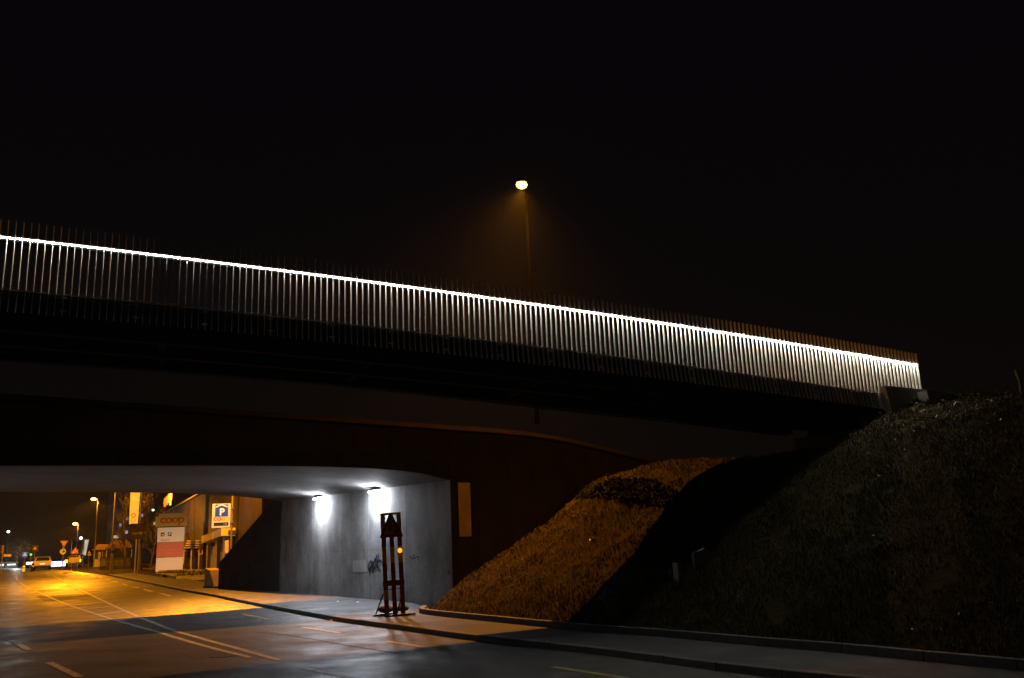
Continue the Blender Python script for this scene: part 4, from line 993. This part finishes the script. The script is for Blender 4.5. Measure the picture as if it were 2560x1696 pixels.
# flags
for px, y0, y1, w_, lab, mt in ((163, 1353, 1396, 12, 'leftmost grey hanging flag, behind the yield sign', M['flagcloth']), (184, 1353, 1390, 11, 'middle grey hanging flag, behind the roadworks triangle', M['flagcloth']),
                          (201, 1353, 1391, 12, 'grey hanging flag with red and green stripes next to the white one', M['flagcloth']), (213, 1350, 1385, 8.5, 'bright white hanging flag, rightmost of the row', lit_panel('white_flag_glow', (0.62, 0.56, 0.42), 0.75))):  # white cloth is given its own glow so it looks lit
    d = 142; k = pxm(d); b_ = ground_at(px, d); zt = at(px, y0, d).z - b_.z; zl = at(px, y1, d).z - b_.z; w_ *= k
    t = thing('flag', lab, 'flag', b_, -math.atan2(b_.x, b_.y), 'flags on masts far down the road')
    MB().tube([(-w_ / 2 - .08, 0, -.1), (-w_ / 2 - .08, 0, zt + .4)], 0.06, 6).build('mast', M['pole'], t)
    v = []; f = []; nx, nz = 8, 10
    for j in range(nz + 1):
        for i in range(nx + 1):
            u, w2 = i / nx, j / nz; v.append((-w_ / 2 + w_ * u * (1 - .15 * w2) - w2 * .25, 0.16 * math.sin(u * 7 + w2 * 2), zt + (zl - zt) * w2 - .3 * u * w2))
    f = [(j * (nx + 1) + i, j * (nx + 1) + i + 1, (j + 1) * (nx + 1) + i + 1, (j + 1) * (nx + 1) + i) for j in range(nz) for i in range(nx)]
    o = MB().add(v, f).build('cloth', mt, t)
    if 'stripes' in lab:
        for u, mm in ((.45, M['red']), (.7, M['hedge'])):
            MB().add([(-w_ / 2 + w_ * u, -0.2, zt - .2), (-w_ / 2 + w_ * (u + .12), -0.2, zt - .2), (-w_ / 2 + w_ * (u + .08) - .2, -0.2, zl + .6), (-w_ / 2 + w_ * (u - .04) - .2, -0.2, zl + .6)], [(0, 1, 2, 3)]).build('stripe', mm, t)
# yield sign with a round sign below it
d = 108; k = pxm(d); b_ = ground_at(156, d); ys = thing('yield_sign', 'yield sign, white triangle pointing down, above a small round sign', 'traffic sign', b_, -math.atan2(b_.x, b_.y))
z1 = at(157, 1353, d).z - b_.z; sign_post(b_, z1, .04, ys); tri_sign(ys, z1 - 16 * k, 19 * k, False)
MB().disc(7 * k, 0, .02, Matrix.Translation((-1 * k, -.05, z1 - 25 * k)) @ Matrix.Rotation(math.pi / 2, 4, 'X'), 18).build('disc', M['signwhite'], ys)
MB().prism([(-3 * k, -3 * k), (4 * k, -1 * k), (0, 4 * k)], .072, .078, org=(0, 0, z1 - 25 * k)).build('arrow', M['signblue'], ys)
# roadworks triangle with a board, far
d = 95; k = pxm(d); b_ = ground_at(185, d); ws = thing('roadworks_sign', 'small red and white roadworks triangle over a cream board, far down the road', 'traffic sign', b_, -math.atan2(b_.x, b_.y))
z1 = at(185, 1385, d).z - b_.z; tri_sign(ws, z1, 18 * k, True, symbol=True)
z2 = at(185, 1406, d).z - b_.z; MB().bevbox(-12 * k, 12 * k, -.05, -.02, z2, z2 + 11.5 * k, .02).build('board', mat('board_cream', (.62, .50, .30), .5, var=.15), ws)
MB().tube([(-.25, 0, -.1), (-.25, 0, z1 + .3)], .03, 6).build('post', M['pole'], ws); MB().tube([(.35, 0, -.1), (.35, 0, z2 + .2)], .03, 6).build('post', M['pole'], ws)
# small triangle sign with a yellow plate
d = 112; k = pxm(d); b_ = ground_at(221, d); ss_ = thing('warning_sign', 'small warning triangle with yellow plate on a thin post beside the low house', 'traffic sign', b_, -math.atan2(b_.x, b_.y))
z1 = at(221, 1384, d).z - b_.z; sign_post(b_, z1 + .1, .03, ss_); tri_sign(ss_, z1, 8 * k, True); MB().box(-4 * k, 4 * k, -.05, -.03, z1 - 5 * k, z1 - 1 * k).build('plate', M['signyel'], ss_)
d = 110; k = pxm(d); b_ = ground_at(247, d); zz = at(247, 1405, d).z - b_.z
pn = thing('pale_pennant', 'narrow pale pennant standing before the low house', 'pennant', b_, .2)
MB().tube([(-.15, 0, -.1), (-.15, 0, zz + 1.2)], .025, 6).build('pole', M['pole'], pn); MB().prism([(-.12, zz), (.10, zz + .1), (.16, zz + 1.2), (-.12, zz + 1.2)], -.01, .01).build('cloth', M['flagcloth'], pn)

# ------------------------------------------------------------------ cars, crossing sign, bollards at the far left
def car(label, px, d, w, paint, rear=True, rz=0.0):
    b_ = ground_at(px, d); t = thing('car', label, 'car', b_ + Vector((0, 0, .02)), -math.atan2(b_.x, b_.y) + rz)
    hw = w / 2
    prof = [(-.05, .35), (.0, .92), (.35, 1.02), (.75, 1.50), (2.3, 1.50), (3.0, 1.0), (4.0, .85), (4.1, .35)]
    bm = bmesh.new()
    rows = []
    for x, tap in ((-hw, .96), (-hw * .97, 1), (hw * .97, 1), (hw, .96)):
        row = []
        for y, z in prof:
            inx = x * (0.80 if z > 1.2 else 1.0); row.append(bm.verts.new((inx, y if tap == 1 else y * .97 + .05, z * (1 if tap == 1 else .985))))
        rows.append(row)
    n = len(prof)
    for a, b in zip(rows[:-1], rows[1:]):
        for i in range(n): bm.faces.new((a[i], a[(i + 1) % n], b[(i + 1) % n], b[i]))
    bm.faces.new(rows[0]); bm.faces.new(rows[-1][::-1]); bmesh.ops.recalc_face_normals(bm, faces=bm.faces)
    me = bpy.data.meshes.new('body'); bm.to_mesh(me); bm.free(); me.materials.append(paint); o = bpy.data.objects.new('body', me); COL.objects.link(o); o.parent = t
    MB().add([(-hw * .80, .33, 1.06), (hw * .80, .33, 1.06), (hw * .68, .67, 1.44), (-hw * .68, .67, 1.44)], [(0, 1, 2, 3)]).build('rear_window', M['glass'], t)
    for s in (-1, 1):
        wv = MB().disc(.31, -.1, .1, Matrix.Translation((s * (hw - .10), .75, .31)) @ Matrix.Rotation(math.pi / 2, 4, 'Y'), 16); wv.build('wheel', M['tyre'], t)
        MB().disc(.31, -.1, .1, Matrix.Translation((s * (hw - .10), 3.3, .31)) @ Matrix.Rotation(math.pi / 2, 4, 'Y'), 16).build('wheel', M['tyre'], t)
        MB().bevbox(s * hw * .97 - .16, s * hw * .97 + .02 if s > 0 else s * hw * .97 + .16, -.06, .06, .68, 1.0, .02).build('tail_light', emit('tail_red', (1, .07, .01), 3.2) if rear else emit('amber', (1, .55, .02), 4), t)
    MB().bevbox(-hw, hw, -.12, .05, .30, .52, .04).build('bumper', M['cardark'], t)
    MB().box(-.26, .26, -.075, -.06, .62, .73).build('number_plate', emit('plate_light', (1, .8, .5), 1.3) if rear else M['signwhite'], t)
    return t
car('car seen from behind with glowing red tail lights', 106, 104, 1.82, M['carpaint'])
car('dark car with amber indicator lights behind the small roadworks sign', 183, 112, 1.7, M['cardark'], rear=False)
def bollard(label, px, d, h, mt):
    b_ = ground_at(px, d); t = thing('bollard', label, 'bollard', b_)
    MB().tube([(0, 0, -.05), (0, 0, h * .9), (0, 0, h)], [.14, .14, .09], 12).build('body', mt, t)
    MB().tube([(0, 0, h * .5), (0, 0, h * .68)], .145, 12).build('band', M['signwhite'] if mt is M['cardark'] else M['yellow'], t)
bollard('glowing yellow traffic bollard under the blue crossing sign', 60, 101, .62, emit('bollard_yellow', (1.0, .62, .02), .95)); bollard('dark striped bollard beside the car', 82, 100, .9, M['cardark'])
d = 104; k = pxm(d); b_ = ground_at(60, d); cs = thing('crossing_sign', 'blue pedestrian crossing sign with a white triangle', 'traffic sign', b_, -math.atan2(b_.x, b_.y))
z1 = at(62, 1394, d).z - b_.z; sign_post(b_, z1 + .3, .035, cs)
MB().bevbox(-5.5 * k, 5.5 * k, -.05, -.02, z1, z1 + 13 * k, .02).build('board', lit_panel('crossing_blue', (.03, .16, .62), .35), cs); MB().prism([(-4.6 * k, 4 * k), (4.6 * k, 4 * k), (0, 12 * k)], .051, .056, org=(0, 0, z1)).build('triangle', lit_panel('crossing_white', (.45, .45, .48), .5), cs)
d = 103; k = pxm(d); b_ = ground_at(84, d); dk = thing('warning_board', 'dark board with a pale warning triangle above the car', 'traffic sign', b_, -math.atan2(b_.x, b_.y))
z1 = at(85, 1381, d).z - b_.z; sign_post(b_, z1 + .3, .035, dk); MB().bevbox(-7.5 * k, 7.5 * k, -.05, -.02, z1, z1 + 16 * k, .03).build('board', M['cardark'], dk)
MB().prism([(-4.5 * k, 6.5 * k), (4.5 * k, 6.5 * k), (0, 14 * k)], .051, .056, org=(0, 0, z1)).build('triangle', M['signyel'], dk)
d = 125; k = pxm(d); b_ = ground_at(75, d); tl_ = thing('traffic_light', 'traffic light showing green, behind the crossing sign', 'traffic light', b_, -math.atan2(b_.x, b_.y))
z1 = at(75, 1387, d).z - b_.z; sign_post(b_, z1 + .3, .05, tl_); MB().bevbox(-.17, .17, -.2, .0, z1 - .2, z1 + .75, .04).build('head', M['black'], tl_)
for zz, mt in ((z1, emit('green_light', (.15, 1.0, .25), 2.2)), (z1 + .27, M['glass']), (z1 + .54, M['glass'])):
    MB().disc(.13, 0, .02, Matrix.Translation((0, -.2, zz)) @ Matrix.Rotation(math.pi / 2, 4, 'X'), 14).build('lens', mt, tl_)
d = 98; k = pxm(d); b_ = ground_at(3, d); la = thing('arrow_sign', 'cream arrow-ended direction sign on an orange-lit post at the far left', 'traffic sign', b_, -math.atan2(b_.x, b_.y))
zt = at(5, 1364, d).z - b_.z; MB().tube([(0, 0, -.1), (0, 0, zt)], .05, 8).build('post', M['pole'], la); MB().box(-2.5 * k, 2.5 * k, -.06, .0, zt - 20 * k, zt).build('panel', M['wood'], la)
z2 = at(12, 1392, d).z - b_.z; MB().prism([(3 * k, z2), (18 * k, z2 - .03), (20 * k, z2 + 2.5 * k), (18 * k, z2 + 5 * k), (3 * k, z2 + 5.5 * k)], .06, .09).build('arm', M['fascia'], la)
# white glow strips for lit parked cars and blue-white shopfront beyond the crest
def lit_front(label, px0, px1, y0, y1, d, col, s, name='glow_front', wall=True):
    b_ = ground_at((px0 + px1) / 2, d); k = pxm(d); w = (px1 - px0) * k / 2; z0 = at(px0, y1, d).z - b_.z; z1 = at(px0, y0, d).z - b_.z
    t = thing(name, label, 'shopfront', b_, -math.atan2(b_.x, b_.y))
    MB().box(-w - .3, w + .3, .3, 5, -.3, z1 + .35).build('wall', M['dconc'], t)
    n = max(2, int(w * 2 / 1.2))
    for i in range(n):
        a = -w + 2 * w * i / n; MB().box(a + .04, a + 2 * w / n - .04, .22, .29, max(z0, .02), z1).build('lit_pane', emit('front_light', col, s), t)
    MB().box(-w - .4, w + .4, -.4, .31, z1 + .02, z1 + .14).build('canopy', M['dsteel'], t)
    return t
lit_front('long low shopfront glowing blue-white beyond the car', 125, 161, 1405, 1420, 150, (.42, .48, 1.0), 7.0)
lit_front('low white glow strip for lit parked cars, left of the crossing sign', 19, 38, 1410.5, 1414, 165, (.95, 1.0, .9), 1.6); lit_front('small bright white glow strip for lit parked cars, directly left of the car', 66, 82, 1406, 1412, 150, (.98, 1.0, .95), 3.5)
lit_front('dim white glow strip at the left picture edge', -6, 9, 1411, 1416, 165, (.9, 1.0, .95), 1.2)
lamp_light('forecourt_light', at(45, 1385, 158), 5000, (.9, 1, .92), .3)
bpy.data.objects['forecourt_light'].parent = None
fl = bpy.data.objects['forecourt_light']
def mast_light(label, px, py, d, col, s, r=.25):
    b_ = ground_at(px, d); p = at(px, py, d); t = thing('mast_light', label, 'lamp', b_)
    MB().tube([(0, 0, -.1), (0, 0, p.z - b_.z)], .07, 6).build('mast', M['dsteel'], t)
    b = MB(); b.smooth = True; b.ball((0, -.1, p.z - b_.z), r, 10, 6, (1.3, .8, 1)); b.build('lens', emit('mast_lens', col, s), t); return t
ml = mast_light('small white lamp on a mast over the white-lit forecourt at far left', 14, 1330, 170, (.9, .95, 1), 3); mast_light('pair-like white lamp above the grey flags', 198, 1346, 190, (.85, .92, 1), 5, .28); mast_light('green-white lamp behind the leafless tree', 376, 1276, 150, (.5, 1, .6), 2.5, .18)
fl.parent = ml; fl.location = Vector(at(45, 1385, 158)) - ml.location
# dark block with a few lit windows far behind the trees
d = 175; b_ = ground_at(345, d); k = pxm(d)
ap = thing('apartment_block', 'dark apartment block with a few lit windows behind the leafless trees', 'building', b_, -math.atan2(b_.x, b_.y))
MB().box(-6, 5, 0, 8, -.5, 14).build('wall', M['black'], ap)
for px, py, c in ((290, 1343, (1, .8, .2)), (296, 1343, (.8, .7, .8)), (347, 1289, (.6, .6, .9)), (300, 1314, (.55, .6, .75)), (315, 1331, (.6, .65, .9)), (315, 1297, (.7, .7, .8)), (376, 1309, (1, .75, .15))):
    q = at(px, py, d - .2) - b_; x = q.x * math.cos(-ap.rotation_euler.z) - q.y * math.sin(-ap.rotation_euler.z)
    x = (px - 345) * k; wnd = MB().box(x - .3, x + .3, -.08, -.02, q.z - .35, q.z + .35).build('window', M['dsteel'], ap); MB().box(x - .25, x + .25, -.1, -.081, q.z - .3, q.z + .3).build('pane', emit('window_light', c, .5), wnd)
# dark trees beyond on the left
def crown_tree(label, base, h, r, seed):
    rnd = np.random.RandomState(seed); t = thing('bushy_tree', label, 'tree', base)
    MB().tube([(0, 0, -.2), (.1, 0, h * .3), (0, .1, h * .6)], [.16, .13, .07], 8).build('trunk', M['bark'], t)
    n = 1500; V = []; F = []
    c = rnd.normal(0, 1, (40, 3)); c /= np.linalg.norm(c, axis=1)[:, None]; c *= (rnd.rand(40, 1) ** .4) * r * .8
    for i in range(n):
        p = c[rnd.randint(40)] + rnd.normal(0, r * .16, 3); p[2] = p[2] * .9 + h * .62; a = rnd.normal(0, .16, (3, 3)); o = len(V)
        V += [tuple(p + a[0]), tuple(p + a[1]), tuple(p + a[2])]; F.append((o, o + 1, o + 2))
    tag(MB().add(V, F).build('crown', M['hedge'], t), kind='stuff')
crown_tree('dark bushy tree at the right end of the flag row', ground_at(228, 155), 3.0, 1.7, 4); crown_tree('dark bushy tree far left behind the crossing sign', ground_at(40, 190), 7.0, 3.6, 8)

# ------------------------------------------------------------------ roadworks sign on slats in front of the lit wall
sb = G(988, 1541, .13); d = sb.y; k = pxm(d) * 1.01
rw = thing('roadworks_stand', 'tall red slatted roadworks stand with a warning triangle, before the lit wall', 'roadworks sign', sb, 0.10)
rw.rotation_euler = (0.0, math.radians(-2.1), 0.12)
H = 241 * k; SW = 0.068; red2 = mat('slat_red', (0.13, 0.012, 0.010), .55, var=.25, scale=5); yel2 = mat('slat_yellow', (0.36, 0.25, 0.045), .55, var=.25, scale=5)
tilt = 0.0
def zz_(y): return (1420 - y) / 5.227 * k
for j, x in enumerate((-0.245, 0.0, 0.245)):
    bands = [(1420, 1215, red2), (1215, 1100, yel2 if j == 0 else red2), (1100, 780, red2), (780, 580, yel2), (580, 450, red2), (450, 160, yel2)]
    sl_ = MB().box(x - SW, x + SW, 0.0, 0.028, 0, zz_(160) if j != 1 else zz_(420)).build('slat', red2, rw)
    for y0, y1, mm in bands:
        if mm is yel2 and not (j == 1 and y1 < 400): MB().box(x - SW - .001, x + SW + .001, -0.004, 0.0285, zz_(y0), zz_(y1)).build('reflective_band', mm, sl_)
MB().box(-0.33, 0.33, -0.03, -0.0045, zz_(1055), zz_(988)).build('crossbar', red2, rw)
MB().box(-0.315, 0.315, -0.03, -0.0045, zz_(190), zz_(160)).build('top_bar', yel2, rw)
MB().tube([(-.33, -.02, zz_(1095)), (.33, -.02, zz_(1095))], .012, 6).build('rod', M['dsteel'], rw)
tw = 300 / 5.227 * k; zt = zz_(466)
MB().prism([(-tw / 2, 0), (tw / 2, 0), (tw / 2 - .02, .05), (.03, tw), (-.03, tw), (-tw / 2 + .02, .05)], 0.032, 0.05, org=(0, 0, zt)).build('triangle_border', red2, rw)
MB().prism([(-tw * .31, .10), (tw * .31, .10), (0, tw * .76)], 0.051, 0.056, org=(0, 0, zt)).build('triangle_face', mat('old_sign_white', (.22, .20, .17), .5, var=.2, scale=5), rw)
digger(rw, zt + .13, tw * .40, .057)
# stay, feet and weights
MB().tube([(-0.33, 0.03, zz_(1140)), (-0.62, .55, 0.02)], .022, 8).build('stay', M['dsteel'], rw); MB().tube([(0.25, 0.03, zz_(1140)), (0.05, .60, 0.02)], .022, 8).build('stay', M['dsteel'], rw)
MB().bevbox(-0.68, -0.05, .35, .62, -.0, .07, .02).build('foot', M['black'], rw); MB().bevbox(-.25, .62, -.12, .12, -.0, .06, .02).build('foot', M['black'], rw)
for (x, y, s) in ((-0.36, .46, 1.0), (0.16, .50, .8)):
    p = sb + Vector((x, y, .075))
    mb = MB(); mb.smooth = True; mb.ball((0, 0, .11), .19 * s, 14, 8, (1.25, .9, .62)); o = mb.build('bag', mat('sandbag', (.045, .042, .04), .9, var=.4, scale=9, bump=.5), None, p)
    o.name = 'sandbag'; tag(o, 'dark sandbag on the left foot of the roadworks stand' if x < 0 else 'smaller dark sandbag behind the slats of the roadworks stand', 'sandbag')
lp = sb + Vector((0.245, -.07, zz_(632))) + Vector((-zz_(632) * .037 + .0, 0, 0))
fl_ = thing('flash_lamp', 'round amber warning lamp glowing on the roadworks stand', 'warning lamp', lp, .12)
MB().disc(.095, -.01, .01, Matrix.Rotation(math.pi / 2, 4, 'X'), 20).build('rim', M['signyel'], fl_)
b = MB(); b.smooth = True; b.ball((0, -.02, 0), .075, 14, 8, (1, .5, 1)); b.build('lens', emit('amber_lens', (1.0, .50, .02), 1.1), fl_)
MB().box(-.07, .07, .0, .06, -.24, -.07).build('battery_case', M['signyel'], fl_)
# litter on the pavement and a metal stud on the kerb
for px, py, r in ((844, 1505), (893, 1507)) and [(844, 1505.5, .05), (893, 1507, .07)]:
    q = G(px, py, .135); o = MB().add([(-r, -r * .6, 0), (r, -r * .4, .01), (r * .8, r * .7, .03), (-r * .7, r * .6, .012), (0, 0, .06)], [(0, 1, 4), (1, 2, 4), (2, 3, 4), (3, 0, 4)]).build('litter', M['signwhite'], None, q)
    tag(o, 'scrap of white litter by the lit wall, ' + ('left one' if px < 870 else 'right one'), 'litter')
q = G(826, 1552, .13); o = MB().disc(.06, 0, .03, Matrix.Identity(4), 12, .04).build('kerb_stud', M['steel'], None, q + Vector((0.02, -.03, 0))); tag(o, 'small shiny metal stud on the kerb edge', 'stud')

# thin night mist that gives the lamps their glow
hz = MB().box(-1000, 1000, -400, 1600, -1.2, 18.5).build('haze', None)
hm = bpy.data.materials.new('mist'); hm.use_nodes = True; nt = hm.node_tree; nt.nodes.clear()
o_ = nt.nodes.new('ShaderNodeOutputMaterial'); pv = nt.nodes.new('ShaderNodeVolumePrincipled')
pv.inputs['Color'].default_value = (0.9, 0.9, 0.9, 1); pv.inputs['Density'].default_value = 0.00017; pv.inputs['Anisotropy'].default_value = 0.3
nt.links.new(pv.outputs[0], o_.inputs['Volume']); hz.data.materials.clear(); hz.data.materials.append(hm); tag(hz, 'thin night mist', kind='stuff')
